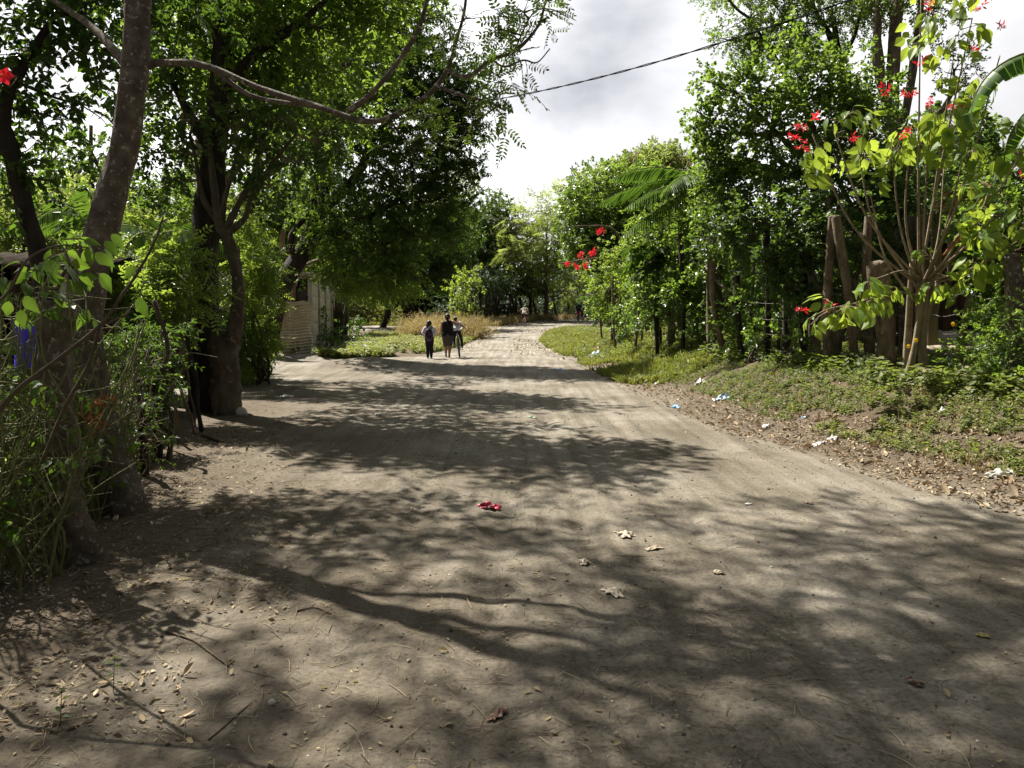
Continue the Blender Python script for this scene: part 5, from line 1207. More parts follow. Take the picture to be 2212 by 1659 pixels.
# right hand yard: plank wall under a deep roof, concrete steps, pale wall piece
def ex_right(root, tr, Rr):
    g = Geo(); box(g, tr((-.2, -2.5, .30)), (5.2, 1.6, .34), Rr, bev=.02); g.obj('porch_slab', CONC, root)
    for u in (-2.6, 2.2):
        g = Geo(); box(g, tr((u, -3.1, 1.35)), (.12, .12, 2.1), Rr); g.obj('porch_post', PLANK, root)
house('farm_house', 'shaded dark plank house with a pale concrete porch behind the right hand fence', 12.2, 19.6, 6.2, 3.4, 2.6, -.12, PLANK, ROOF, 1.4, (-.5, .4), .16, ex_right)
g = Geo(); b = GP(1880, 20.5); box(g, b + (0, 0, .75), (1.9, .18, 1.5), rotz(-.1), bev=.02); tag(g.obj('grey_wall', GREYW), 'pale grey block wall glimpsed between the fence trunks', 'wall')
g = Geo(); b = GP(2030, 14.2); tube(g, np.array([b + (-.75, .1, .10), b + (0, 0, .12), b + (.8, -.1, .10)]), [.10, .11, .09], 10, wob=.12); tag(g.obj('log', noisy_mat('pale_log', [(.3, (.34, .28, .20)), (.7, (.52, .45, .34))], scale=8, stretch=(.4, 3, 3), bump=.3)), 'sunlit pale log lying in the yard behind the barbed wire', 'log')

# overhead cable, two strands twisted
A, B = np.array(P(1000, 262, 23)), np.array(P(1845, -4, 13)); dv = (B - A)
A2, B2 = A - dv * .35, B + dv * .9
cr_ = thing('overhead_cable', 'twisted black power cable sagging across the sky over the road', 'cable', v3(A))
for s_ in (0, 1):
    pts = []
    for t in np.linspace(0, 1, 260):
        p = A2 * (1 - t) + B2 * t; p[2] -= 1.1 * 4 * t * (1 - t) - 1.05
        a = t * 2 * math.pi * 17 + s_ * math.pi; e = .013
        pts.append(p + np.array((0, math.cos(a), math.sin(a))) * e)
    g = Geo(); tube(g, np.array(pts), .010, 6); g.obj('strand', plain('cable_rubber', (.012, .012, .013), .95, .05), cr_)
# ------------------------------------------------------------------ people
SKIN = noisy_mat('skin', [(.3, (.28, .155, .10)), (.7, (.36, .21, .14))], scale=10, bump=.05, rough=.55)
SKIN_D = noisy_mat('tanned_skin', [(.3, (.19, .10, .065)), (.7, (.25, .14, .09))], scale=10, bump=.05, rough=.55)
HAIR = noisy_mat('black_hair', [(.3, (.008, .007, .006)), (.7, (.022, .018, .015))], scale=40, bump=.4, stretch=(1, 1, .2), rough=.45)
def cloth(name, c, var=.15): return noisy_mat(name, [(.3, tuple(q * (1 - var) for q in c)), (.7, tuple(q * (1 + var) for q in c))], scale=9, bump=.25, bscale=9, rough=.85, spec=.2, dist=.02)
EYEW = plain('eye', (.02, .015, .012), .3)
def caps(g, chain, k=12):
    """rounded tapering limb through [(point, radius)]"""
    for i in range(len(chain) - 1):
        (p, r), (q, s) = chain[i], chain[i + 1]
        p, q = np.array(p, float), np.array(q, float)
        tube(g, np.array([p * (1 - t) + q * t for t in np.linspace(0, 1, 4)]), [r, s], k)
    for p, r in chain: ball(g, p, r, k, 8)
def fuse(g, name, mat, parent, voxel, smooth=3):
    """grow the joined limbs into one continuous surface"""
    o = g.obj('tmp_' + name, mat)
    r = o.modifiers.new('r', 'REMESH'); r.mode = 'VOXEL'; r.voxel_size = voxel; r.use_smooth_shade = True
    s = o.modifiers.new('s', 'SMOOTH'); s.iterations = smooth; s.factor = .5
    dg = bpy.context.evaluated_depsgraph_get()
    me = bpy.data.meshes.new_from_object(o.evaluated_get(dg))
    old = o.data; bpy.data.objects.remove(o); bpy.data.meshes.remove(old)
    me.materials.clear(); me.materials.append(mat)
    n = bpy.data.objects.new(name, me); COL.objects.link(n)
    if parent is not None: n.parent = parent
    return n
def hand(g, w, fwd, out, s, curl=.5):
    """palm, four unequal bent fingers and a side thumb; fwd = along fingers, out = thumb side"""
    f, o = norm(np.array(fwd, float)), np.array(out, float); o = norm(o - f * np.dot(o, f)); n = np.cross(f, o)
    w = np.array(w, float)
    for t in (-.6, -.2, .2, .6):
        caps(g, [(w + o * t * .03 * s, .013 * s), (w + f * .085 * s + o * t * .058 * s, .012 * s)], 8)
    for t, L_ in ((.75, .070), (.26, .080), (-.25, .074), (-.75, .056)):
        b = w + f * .085 * s + o * t * .045 * s
        m_ = b + (f * math.cos(curl * .6) + n * math.sin(curl * .6)) * L_ * .55 * s
        e = m_ + (f * math.cos(curl * 1.6) + n * math.sin(curl * 1.6)) * L_ * .5 * s
        caps(g, [(b, .009 * s), (m_, .0085 * s), (e, .007 * s)], 7)
    b = w + f * .03 * s + o * .034 * s
    caps(g, [(b, .012 * s), (b + (f * .6 + o * .7) * .04 * s, .010 * s), (b + (f * 1.0 + o * .75 + n * .25) * .062 * s, .008 * s)], 7)
def J(h, **over):
    """standing joints for height h, walking towards +Y, x to the right"""
    j = dict(head=(0, .015, .93), neck=(0, -.005, .855), chest=(0, 0, .74), waist=(0, .005, .62), hip=(0, 0, .525),
             shR=(.112, -.005, .805), elR=(.135, .0, .63), wrR=(.14, .06, .485), shL=(-.112, -.005, .805), elL=(-.135, 0, .63), wrL=(-.14, .06, .485),
             hpR=(.055, 0, .50), knR=(.058, .02, .275), anR=(.058, -.01, .045), hpL=(-.055, 0, .50), knL=(-.058, .02, .275), anL=(-.058, -.01, .045))
    j.update(over)
    return {k: np.array(v, float) * h for k, v in j.items()}
def body(j, h, root, skin, female=0.0, bulk=1.0, voxel=.0085, look=0.0, handf=None, toe=(0, 1, 0)):
    g = Geo(); b = h * bulk
    hd = j['head']; up = norm(hd - j['neck']) if np.linalg.norm(hd - j['neck']) > 0 else np.array((0, 0, 1.0))
    Rl = rotz(look)
    ball(g, hd, (.058 * h, .070 * h, .075 * h), 14, 10, rot=Rl)
    ball(g, hd + Rl @ np.array((0, .018, -.035)) * h, (.045 * h, .052 * h, .045 * h), 12, 8, rot=Rl)      # jaw
    ball(g, hd + Rl @ np.array((0, .072, -.012)) * h, (.010 * h, .015 * h, .016 * h), 8, 6, rot=Rl)       # nose
    for s in (-1, 1): ball(g, hd + Rl @ np.array((s * .058, -.002, -.008)) * h, (.008 * h, .016 * h, .020 * h), 8, 6, rot=Rl)
    caps(g, [(hd - up * .04 * h, .034 * h), (j['neck'] - up * .02 * h, .036 * b)])
    caps(g, [(j['shR'] * .62 + j['shL'] * .38, .048 * b), (j['shL'] * .62 + j['shR'] * .38, .048 * b)])
    for s in (-1, 1):
        side = norm(j['shR'] - j['shL']) * s
        caps(g, [(j['chest'] + side * .042 * b, .066 * b), (j['waist'] + side * .032 * b, (.060 - .004 * female) * b), (j['hip'] + side * .042 * b, (.068 + .010 * female) * b)])
    for s in 'RL':
        caps(g, [(j['sh' + s], .036 * b), (j['el' + s], .026 * b), (j['wr' + s], .0175 * h)])
        caps(g, [(j['hp' + s], (.058 + .006 * female) * b), (j['kn' + s], .037 * b), (j['kn' + s] * .65 + j['an' + s] * .35 - np.array((0, .008, 0)) * h, .036 * b), (j['an' + s], .022 * h)])
        a = j['an' + s]; t = norm(np.array(toe, float))
        caps(g, [(a - t * .02 * h - (0, 0, .018 * h), .024 * h), (a + t * .075 * h - (0, 0, .027 * h), .020 * h), (a + t * .105 * h - (0, 0, .030 * h), .015 * h)])
        f = norm(j['wr' + s] - j['el' + s]); 
        hand(g, j['wr' + s], f if handf is None else handf[s], (0, .8, .3), h / 1.62, .6)
    o = fuse(g, 'body', skin, root, voxel)
    g = Geo()
    for s in (-1, 1): ball(g, hd + Rl @ np.array((s * .024, .064, .004)) * h, .008 * h, 8, 6)
    g.obj('eyes', EYEW, None).parent = root
    g = Geo(); ball(g, hd + Rl @ np.array((0, .062, -.043)) * h, (.018 * h, .008 * h, .005 * h), 8, 6); g.obj('mouth', plain('lips', (.22, .07, .06), .5), None).parent = root
    return o
def torso_shell(g, j, b, f=.010, low='hip', female=0.0, dz=0.0):
    for s in (-1, 1):
        side = norm(j['shR'] - j['shL']) * s
        pts = [(j['chest'] + side * .044 * b + np.array((0, 0, .035 * b)), .062 * b + f), (j['chest'] + side * .044 * b, .067 * b + f), (j['waist'] + side * .036 * b, .064 * b + f)]
        if low: pts.append((j[low] + side * .044 * b + np.array((0, 0, dz)), (.070 + .010 * female) * b + f))
        caps(g, pts)
def leg_shell(g, j, b, end, f=.010, female=0.0):
    """end: 0 at the hip, 1 at the knee, 2 at the ankle"""
    for s in 'RL':
        hp, kn, an = j['hp' + s], j['kn' + s], j['an' + s]
        if end <= 1: caps(g, [(hp, (.062 + .006 * female) * b + f), (hp * (1 - end) + kn * end, .046 * b + f)])
        else: caps(g, [(hp, .060 * b + f), (kn, .042 * b + f), (kn + (an - kn) * (end - 1), .030 * b + f)])
    caps(g, [(j['hip'] + (-.045 * b, 0, 0), .072 * b + f), (j['hip'] + (.045 * b, 0, 0), .072 * b + f)])
def shoes(root, j, h, mat, toe=(0, 1, 0), thick=.004):
    t = norm(np.array(toe, float))
    for s in 'RL':
        a = j['an' + s]; g = Geo()
        caps(g, [(a - t * .024 * h - (0, 0, .017 * h), .026 * h + thick), (a + t * .05 * h - (0, 0, .024 * h), .024 * h + thick), (a + t * .105 * h - (0, 0, .028 * h), .017 * h + thick)])
        fuse(g, 'shoe', mat, root, .009, 2)

def place(root, x, y, rz=0.0, dz=0.0):
    root.location = (x, y, Hs(x, y) + dz); root.rotation_euler = (0, 0, rz)

# woman in black
h = 1.54
XW, YW = -2.30, 28.2
j = J(h, elR=(.255, .06, .765), wrR=(.365, .17, .705), knL=(-.05, .045, .27), anL=(-.045, .05, .055), anR=(.04, -.07, .05), knR=(.05, 0, .275), elL=(-.15, .03, .63), wrL=(-.13, .12, .52), shR=(.118, 0, .815))
w = thing('person', 'woman in black sleeveless top and dark shorts, one arm over the child on the bicycle', 'person')
body(j, h, w, SKIN, 1.0, 1.14)
b = h * 1.14
g = Geo(); torso_shell(g, j, b, .014, 'hip', 1.0, .02); fuse(g, 'black_top', cloth('black_cotton', (.012, .012, .014)), w, .011)
g = Geo()
for s in (-1, 1): caps(g, [(np.array((s * .055, -.02, .83)) * h, .020 * h), (np.array((s * .06, -.045, .77)) * h, .026 * h)])
fuse(g, 'shoulder_straps', cloth('black_strap', (.012, .012, .014)), w, .010)
g = Geo(); leg_shell(g, j, b, .86, .016, 1.0); fuse(g, 'shorts', cloth('taupe_cloth', (.075, .062, .058)), w, .011)
g = Geo(); ball(g, j['head'] + np.array((0, -.022, .016)) * h, (.066 * h, .068 * h, .074 * h), 14, 10); caps(g, [(j['head'] + np.array((0, -.078, .0)) * h, .030 * h), (j['head'] + np.array((.0, -.085, -.07)) * h, .030 * h), (j['head'] + np.array((0, -.075, -.15)) * h, .018 * h)]); fuse(g, 'hair', HAIR, w, .010)
shoes(w, j, h, plain('sandal', (.06, .035, .025), .6), thick=.001)
place(w, XW, YW)

# schoolchild with backpack
h = 1.31
XG, YG = -2.90, 27.7
j = J(h, elR=(.175, -.015, .645), wrR=(.125, .10, .60), elL=(-.175, -.015, .645), wrL=(-.125, .10, .60), knL=(-.05, .04, .28), anL=(-.05, .03, .05), anR=(.05, -.05, .05), knR=(.05, .0, .28))
c = thing('person', 'schoolchild in white shirt and dark trousers walking with a purple backpack', 'person')
body(j, h, c, SKIN, .3, 1.0, look=.15)
g = Geo(); torso_shell(g, j, h, .016, 'waist')
for s in 'RL': caps(g, [(j['sh' + s], .043 * h + .01), (j['sh' + s] * .25 + j['el' + s] * .75, .048 * h + .012)])
caps(g, [(np.array((0, -.01, .83)) * h, .052 * h), (np.array((0, 0, .80)) * h, .07 * h)])
fuse(g, 'white_shirt', cloth('white_cotton', (.70, .68, .76), .06), c, .010)
g = Geo(); leg_shell(g, j, h, 1.93, .013); fuse(g, 'trousers', cloth('navy_trousers', (.012, .012, .022)), c, .010)
g = Geo(); ball(g, j['head'] + np.array((-.004, -.016, .012)) * h, (.072 * h, .075 * h, .082 * h), 14, 10); caps(g, [(j['head'] + np.array((-.045, -.05, -.03)) * h, .040 * h), (j['head'] + np.array((-.062, -.05, -.11)) * h, .024 * h)]); fuse(g, 'hair', HAIR, c, .010)
shoes(c, j, h, plain('black_shoe', (.012, .011, .011), .4))
place(c, XG, YG)
bk = thing('backpack', 'dark purple patterned backpack on the back of the walking schoolchild', 'backpack')
PACK = noisy_mat('backpack_fabric', [(.42, (.018, .012, .045)), (.55, (.045, .02, .07)), (.66, (.15, .07, .13))], scale=16, detail=2, rough=.6, bump=.2)
g = Geo(); ball(g, (0, -.17, .83), (.145, .085, .225), 16, 12); ball(g, (0, -.17, .74), (.15, .085, .14), 16, 10); fuse(g, 'bag', PACK, bk, .010)
g = Geo(); ball(g, (0, -.235, .73), (.105, .05, .10), 14, 10); fuse(g, 'front_pocket', PACK, bk, .010)
for s in (-1, 1):
    g = Geo(); tube(g, spline([(s * .08, -.13, 1.02), (s * .085, -.03, 1.125), (s * .095, .10, 1.05), (s * .11, .10, .88), (s * .12, -.08, .70)], 6), .016, 6); g.obj('strap', PACK, None).parent = bk
g = Geo(); tube(g, spline([(-.04, -.17, 1.05), (0, -.17, 1.09), (.04, -.17, 1.05)], 5), .008, 6); g.obj('handle', PACK, None).parent = bk
place(bk, XG, YG)

# ------------------------------------------------------------------ bicycles
RUB = plain('tyre_rubber', (.022, .019, .017), .8)
RUBD = plain('dusty_tyre', (.085, .062, .045), .9)
STEEL = plain('bare_steel', (.45, .45, .46), .35, metal=.8)
def ring(g, c, Rr, r, k=40, s=8, ax='x', sx=1.0):
    th = np.linspace(0, 2 * np.pi, k, endpoint=False); ph = np.linspace(0, 2 * np.pi, s, endpoint=False)
    V = np.array([(r * sx * math.sin(p), (Rr + r * math.cos(p)) * math.cos(t), (Rr + r * math.cos(p)) * math.sin(t)) for t in th for p in ph])
    i = np.arange(k)[:, None]; j = np.arange(s)[None]
    Q = np.stack([i * s + j, i * s + (j + 1) % s, ((i + 1) % k) * s + (j + 1) % s, ((i + 1) % k) * s + j], -1).reshape(-1, 4)
    g.add(V + np.asarray(c, float), [Q])
def bicycle(label, paint, tyre, wr=.33, crank=.6, tw=.028):
    root = thing('bicycle', label, 'bicycle'); ax = 1.03
    def ch(g, name, mat, par=root): o = g.obj(name, mat); o.parent = par; return o
    for y in (0, ax):
        c = (0, y, wr); hb = Geo(); tube(hb, np.array([(-.05, y, wr), (.05, y, wr)]), .022, 10); wo = ch(hb, 'wheel', STEEL)
        g = Geo(); ring(g, c, wr - tw, tw); ch(g, 'tyre', tyre, wo)
        g = Geo(); ring(g, c, wr - tw * 2.1, .013, sx=1.2); ch(g, 'rim', STEEL, wo)
        g = Geo()
        for q in range(28):
            a = q * 2 * math.pi / 28; s = (-1) ** q
            tube(g, np.array([(s * .03, y + .02 * math.cos(a), wr + .02 * math.sin(a)), (0, y + (wr - tw * 2.1) * math.cos(a + .1 * s), wr + (wr - tw * 2.1) * math.sin(a + .1 * s))]), .0014, 4)
        ch(g, 'spokes', STEEL, wo)
    bbk = np.array((0, .43, .29)); st = np.array((0, .27, .80)); hd = np.array((0, .86, .80)); hl = np.array((0, .89, .68))
    g = Geo()
    for a, b_, r in ((bbk, st, .016), (st + (0, .02, -.06), hd, .016), (bbk, hl, .019), (hd + (0, -.01, .04), hl + (0, .01, -.03), .019)): tube(g, np.array([a, b_]), r, 8)
    for s in (-1, 1):
        tube(g, np.array([bbk + (s * .03, 0, 0), (s * .06, 0, wr)]), .010, 7); tube(g, np.array([st + (s * .02, .01, -.06), (s * .06, 0, wr)]), .009, 7)
    ch(g, 'frame', paint)
    g = Geo()
    for s in (-1, 1): tube(g, spline([hl + (0, .01, -.03), hl + (s * .05, .015, -.05), (s * .055, ax, wr)], 5), .013, 7)
    ch(g, 'fork', paint)
    g = Geo(); tube(g, np.array([st, st + (0, -.02, .10)]), .013, 8); sp_o = ch(g, 'seat_post', STEEL)
    g = Geo(); ball(g, st + (0, -.05, .12), (.085, .09, .035), 14, 8); ball(g, st + (0, .07, .12), (.03, .10, .028), 12, 8); fuse(g, 'saddle', plain('saddle_black', (.02, .02, .022), .6), root, .009)
    g = Geo(); tube(g, spline([(-.31, .80, 1.01), (-.15, .87, 1.0), (0, .85, .95), (.15, .87, 1.0), (.31, .80, 1.01)], 6), .012, 8); tube(g, np.array([hd, (0, .85, .95)]), .013, 8); hbo = ch(g, 'handlebar', STEEL)
    for s in (-1, 1):
        g = Geo(); tube(g, np.array([(s * .31, .80, 1.01), (s * .21, .845, 1.006)]), .018, 8); ch(g, 'grip', RUB, hbo)
    g = Geo(); ring(g, bbk + (.05, 0, 0), .085, .006, sx=.6); 
    for q in range(5): tube(g, np.array([bbk + (.05, 0, 0), bbk + (.05, .085 * math.cos(q * 1.257), .085 * math.sin(q * 1.257))]), .006, 5)
    ch(g, 'chainring', STEEL)
    for s in (-1, 1):
        e = bbk + np.array((s * .08, s * .17 * math.cos(crank), -s * .17 * math.sin(crank) * (1 if s > 0 else 1)))
        g = Geo(); tube(g, np.array([bbk + (s * .06, 0, 0), e]), .010, 7); co = ch(g, 'crank', STEEL)
        g = Geo(); box(g, e + (s * .05, 0, 0), (.09, .085, .022), bev=.005); ch(g, 'pedal', RUB, co)
    g = Geo()
    for dy in (.08, -.08): tube(g, np.array([bbk + (.05, 0, dy), (.05, 0, wr + dy * .4)]), .004, 5)
    ch(g, 'chain', RUB)
    return root, bbk, st, crank
bkA, bbk, st, crA = bicycle('dusty bicycle carrying the small child beside the woman in black', plain('bike_paint_dark', (.05, .05, .06), .4), RUBD, crank=.25)
XB, YB = -1.86, 28.0
bkA.location = (XB, YB, Hs(XB, YB) + .01); bkA.rotation_euler = (0, R(-5), R(5))
# child riding it
h = 1.10
kd = thing('person', 'small child in a white shirt and navy shorts hunched on the pushed bicycle', 'person')
sz = .90 / h
jj = J(h, hip=(0, .26 / h, sz + .03), waist=(0, .31 / h, sz + .13), chest=(0, .38 / h, sz + .225), neck=(0, .43 / h, sz + .33), head=(-.02, .46 / h, sz + .405),
       shR=(.112, .42 / h, sz + .275), shL=(-.112, .42 / h, sz + .275), elR=(.20, .56 / h, sz + .15), elL=(-.20, .56 / h, sz + .15), wrR=(.235, .74 / h, (1.03) / h), wrL=(-.235, .74 / h, 1.03 / h),
       hpR=(.06, .28 / h, sz + .01), hpL=(-.06, .28 / h, sz + .01), knR=(.12, .58 / h, .62 / h), knL=(-.13, .57 / h, .66 / h), anR=(.12, .55 / h, .33 / h), anL=(-.12, .40 / h, .42 / h))
body(jj, h, kd, SKIN_D, .0, 1.0)
g = Geo(); torso_shell(g, jj, h, .022, 'hip', 0, .05)
for s in 'RL': caps(g, [(jj['sh' + s], .045 * h + .012), (jj['sh' + s] * .35 + jj['el' + s] * .65, .048 * h + .014)])
fuse(g, 'white_shirt', cloth('white_cotton_b', (.68, .70, .80), .06), kd, .010)
g = Geo(); leg_shell(g, jj, h, 1.9, .012); fuse(g, 'trousers', cloth('navy_cloth', (.014, .016, .04)), kd, .010)
g = Geo(); ball(g, jj['head'] + np.array((0, -.014, .016)) * h, (.066 * h, .072 * h, .076 * h), 14, 10); fuse(g, 'hair', HAIR, kd, .010)
shoes(kd, jj, h, plain('brown_shoe', (.05, .03, .02), .5))
kd.location = bkA.location; kd.rotation_euler = bkA.rotation_euler

# boy cycling away at the bend
bkB, _, _, _ = bicycle('slim bicycle ridden away by the boy in the beige shirt at the bend', plain('bike_paint_rust', (.16, .05, .03), .4), RUBD, crank=1.2)
XC, YC = (1131 * 1024 / 2212 - 512) / F * 60, 60.0
bkB.location = (XC, YC, Hs(XC, YC) + .01); bkB.rotation_euler = (0, R(2), R(-6))
h = 1.50; b3 = thing('person', 'boy in a beige shirt and dark shorts pedalling away along the bend', 'person')
sz = .95
jj = {k: np.array(v, float) for k, v in dict(hip=(0, .26, sz), waist=(0, .35, sz + .17), chest=(0, .47, sz + .33), neck=(0, .58, sz + .44), head=(-.01, .66, sz + .53), shR=(.17, .53, sz + .40), shL=(-.17, .53, sz + .40), elR=(.27, .68, sz + .20), elL=(-.40, .62, sz + .24), wrR=(.29, .78, 1.03), wrL=(-.33, .77, 1.04), hpR=(.08, .27, sz), hpL=(-.08, .27, sz), knR=(.12, .62, .75), knL=(-.11, .50, .53), anR=(.12, .53, .47), anL=(-.12, .40, .22)).items()}
body(jj, h, b3, SKIN_D, 0, .95, .010)
g = Geo(); torso_shell(g, jj, h * .95, .026, 'hip', 0, .06)
for s in 'RL': caps(g, [(jj['sh' + s], .07), (jj['sh' + s] * .55 + jj['el' + s] * .45, .066)])
fuse(g, 'beige_shirt', cloth('beige_cotton', (.46, .40, .34), .08), b3, .012)
g = Geo(); leg_shell(g, jj, h * .95, .8, .014); fuse(g, 'shorts', cloth('dark_shorts', (.03, .022, .025)), b3, .012)
g = Geo(); ball(g, jj['head'] + np.array((0, -.02, .02)), (.095, .105, .11), 14, 10); fuse(g, 'hair', HAIR, b3, .012)
shoes(b3, jj, h, plain('brown_sandal', (.05, .03, .02), .5))
b3.location = bkB.location; b3.rotation_euler = bkB.rotation_euler

# motorcyclist further on
mo = thing('motorcycle', 'red motorcycle riding away in dust at the far end of the road', 'motorcycle')
def ch(g, name, mat, par=mo): o = g.obj(name, mat); o.parent = par; return o
MRED = plain('red_paint', (.55, .05, .035), .3); BLK = plain('black_plastic', (.02, .02, .02), .5)
for y in (0, 1.28):
    g = Geo(); tube(g, np.array([(-.07, y, .3), (.07, y, .3)]), .04, 10); wo = ch(g, 'wheel', STEEL)
    g = Geo(); ring(g, (0, y, .3), .25, .05, sx=1.1); ch(g, 'tyre', RUBD, wo)
    g = Geo(); ring(g, (0, y, .3), .19, .02); [tube(g, np.array([(0, y, .3), (0, y + .19 * math.cos(q * 1.05), .3 + .19 * math.sin(q * 1.05))]), .012, 5) for q in range(6)]; ch(g, 'rim', STEEL, wo)
g = Geo(); caps(g, [((0, .70, .82), .12), ((0, .98, .86), .11)]); caps(g, [((0, .45, .72), .09), ((0, .75, .78), .10)]); caps(g, [((.10, -.05, .76), .09), ((.10, .35, .80), .09)]); caps(g, [((.13, -.05, .60), .08), ((.13, .25, .66), .09)]); fuse(g, 'fairing', MRED, mo, .014)
g = Geo(); caps(g, [((0, -.22, .84), .06), ((0, .20, .82), .09), ((0, .55, .80), .09)]); fuse(g, 'seat', BLK, mo, .014)
g = Geo(); box(g, (0, .62, .42), (.26, .38, .34), bev=.04); caps(g, [((.16, .3, .34), .05), ((.20, -.25, .42), .06)]); ch(g, 'engine', STEEL)
g = Geo(); [tube(g, np.array([(s * .09, 0, .3), (s * .07, .5, .40)]), .025, 8) for s in (-1, 1)]; [tube(g, np.array([(s * .09, 1.28, .3), (s * .09, 1.06, .92)]), .025, 8) for s in (-1, 1)]; ch(g, 'frame', BLK)
g = Geo(); tube(g, spline([(-.36, .86, 1.06), (-.2, .98, 1.04), (0, 1.02, .98), (.2, .98, 1.04), (.36, .86, 1.06)], 5), .015, 8); ch(g, 'handlebar', BLK)
g = Geo(); caps(g, [((0, -.30, .62), .05), ((0, -.05, .66), .06)]); ch(g, 'rear_mudguard', BLK)
g = Geo(); box(g, (0, -.30, .73), (.16, .05, .07), bev=.012); ch(g, 'tail_light', plain('red_lens', (.5, .03, .02), .2))
g = Geo(); box(g, (0, -.33, .58), (.20, .012, .14), bev=.003); ch(g, 'number_plate', plain('plate', (.6, .6, .58), .5))
XM, YM = (1249 * 1024 / 2212 - 512) / F * 72, 72.0
mo.location = (XM, YM, Hs(XM, YM) + .005); mo.rotation_euler = (0, R(-3), R(-22))
md_ = thing('person', 'motorcycle rider in a dark purple jacket and white helmet', 'person')
sz = .92; h = 1.65
jj = {k: np.array(v, float) for k, v in dict(hip=(0, .25, sz), waist=(0, .29, sz + .19), chest=(0, .35, sz + .38), neck=(0, .38, sz + .53), head=(0, .42, sz + .64), shR=(.20, .36, sz + .46), shL=(-.20, .36, sz + .46), elR=(.31, .52, sz + .24), elL=(-.31, .52, sz + .24), wrR=(.32, .80, 1.07), wrL=(-.32, .80, 1.07), hpR=(.10, .27, sz - .01), hpL=(-.10, .27, sz - .01), knR=(.20, .66, .80), knL=(-.20, .66, .80), anR=(.19, .45, .36), anL=(-.19, .45, .36)).items()}
body(jj, h, md_, SKIN_D, 0, 1.0, .011)
g = Geo(); torso_shell(g, jj, h, .025, 'hip', 0, .05)
for s in 'RL': caps(g, [(jj['sh' + s], .078), (jj['el' + s], .058), (jj['wr' + s] * .9 + jj['el' + s] * .1, .045)])
fuse(g, 'jacket', cloth('purple_jacket', (.035, .03, .065)), md_, .013)
g = Geo(); leg_shell(g, jj, h, 1.9, .013); fuse(g, 'trousers', cloth('dark_jeans', (.02, .022, .035)), md_, .013)
g = Geo(); ball(g, jj['head'] + (0, 0, .015), (.125, .14, .135), 16, 12); fuse(g, 'helmet', plain('white_helmet', (.75, .75, .74), .3), md_, .012)
shoes(md_, jj, h, BLK)
md_.location = mo.location; md_.rotation_euler = mo.rotation_euler
# ------------------------------------------------------------------ ground cover, litter, rubbish
TP['herb'] = [sprig_herb(_rg, 7, .09, .055, .032) for _ in range(4)]
TP['herb_o'] = [sprig_herb(_rg, 7, .13, .07, .042, 'o') for _ in range(3)]
TP['grass'] = [sprig_grass(_rg, 7, .16) for _ in range(4)]
TP['grass_far'] = [sprig_grass(_rg, 8, .26, .016) for _ in range(4)]
TP['drygrass'] = [sprig_grass(_rg, 9, .95, .012, .5, True) for _ in range(4)]
def cover(name, label, tp, mat, area, n, rg, sc=(.6, 1.2), thr=-.2, ns=1.4, dz=-.01, tilt=.25, twig=TWIG_G, extra=None):
    g = Geo(); x, y = area(n, rg)
    k = noise2(x, y, ns, 1) + .5 * noise2(x, y, ns * 3, 2) > thr
    x, y = x[k], y[k]; n = len(x)
    p = np.stack([x, y, H(x, y) + dz], -1)
    d = norm(np.array((0, 0, 1.0)) + rg.normal(size=(n, 3)) * tilt)
    scatter(g, TP[tp], p, d, rg.normal(size=(n, 3)), rg.uniform(sc[0], sc[1], n), rg, .5 + .5 * np.tanh(noise2(x, y, .8, 3)))
    if extra: extra(g)
    return kind(g.obj(name, [mat, twig], None, False), 'stuff', label)
rg = np.random.default_rng(51)
def bank(y0, y1, t0, t1, pw=1.0):
    def f(n, rg):
        u = rg.random(n); y = y0 * (y1 / y0) ** u if y0 > 0 else y0 + (y1 - y0) * u
        return right_edge(y) + t0 + (t1 - t0) * rg.random(n) ** pw, y
    return f
cover('ground_cover', 'low creeping weeds covering the right bank', 'herb', LM['weed'], bank(5.2, 24, .6, 4.5, .85), 24000, rg, (.5, 1.2), -.6)
cover('bank_dry_grass', 'short dry grass tufts scattered on the right bank', 'grass', LM['dry'], bank(5.5, 30, .5, 4.2), 2600, rg, (.4, 1.0), -.2)
cover('bank_weeds', 'taller leafy weeds along the fence foot on the right bank', 'herb_o', LM['weed'], bank(6, 22, 1.8, 4.2), 4600, rg, (.8, 2.0), -.1)
cover('verge_grass', 'short sunlit grass on the far right verge', 'grass_far', LM['grass'], bank(17, 60, -.1, 5.0), 15000, rg, (.45, 1.0), -.55)
cover('verge_weeds', 'patches of leafy weeds in the far right verge', 'herb_o', LM['weed'], bank(22, 58, .3, 4.0), 3000, rg, (.8, 1.8), .2)
def isle(n, rg):
    y = rg.uniform(27.5, 47, n); a = left_edge(y)
    return a - .1 - rg.random(n) * np.interp(y, [27.5, 30, 40, 47], [1.2, 3.2, 5.5, 6.5]), y
cover('island_weeds', 'yellow green weeds on the island between road and side path', 'herb_o', LM['grass'], isle, 9000, rg, (.8, 1.9), -.5)
cover('island_grass', 'grass tufts among the island weeds', 'grass_far', LM['grass'], isle, 5000, rg, (.6, 1.3), -.3)
def blob(cx, cy, rx, ry):
    def f(n, rg):
        a = rg.uniform(0, 6.283, n); r = np.sqrt(rg.random(n)) * np.clip(1 + .12 * rg.normal(size=n), .6, 1.15)
        return cx + rx * r * np.cos(a), cy + ry * r * np.sin(a)
    return f
cover('dry_grass', 'tall straw coloured dry grass mound at the road fork', 'drygrass', LM['dry'], blob(-3.7, 46.0, 2.4, 3.6), 1500, rg, (.25, 1.45), -.55, tilt=.38)
cover('dry_verge', 'dry straw verge along the far side of the bend', 'drygrass', LM['dry'], lambda n, r: ((lambda y: (left_edge(y) - .3 - 3.0 * r.random(n), y))(r.uniform(60, 76, n))), 3600, rg, (.22, .7), -.6)
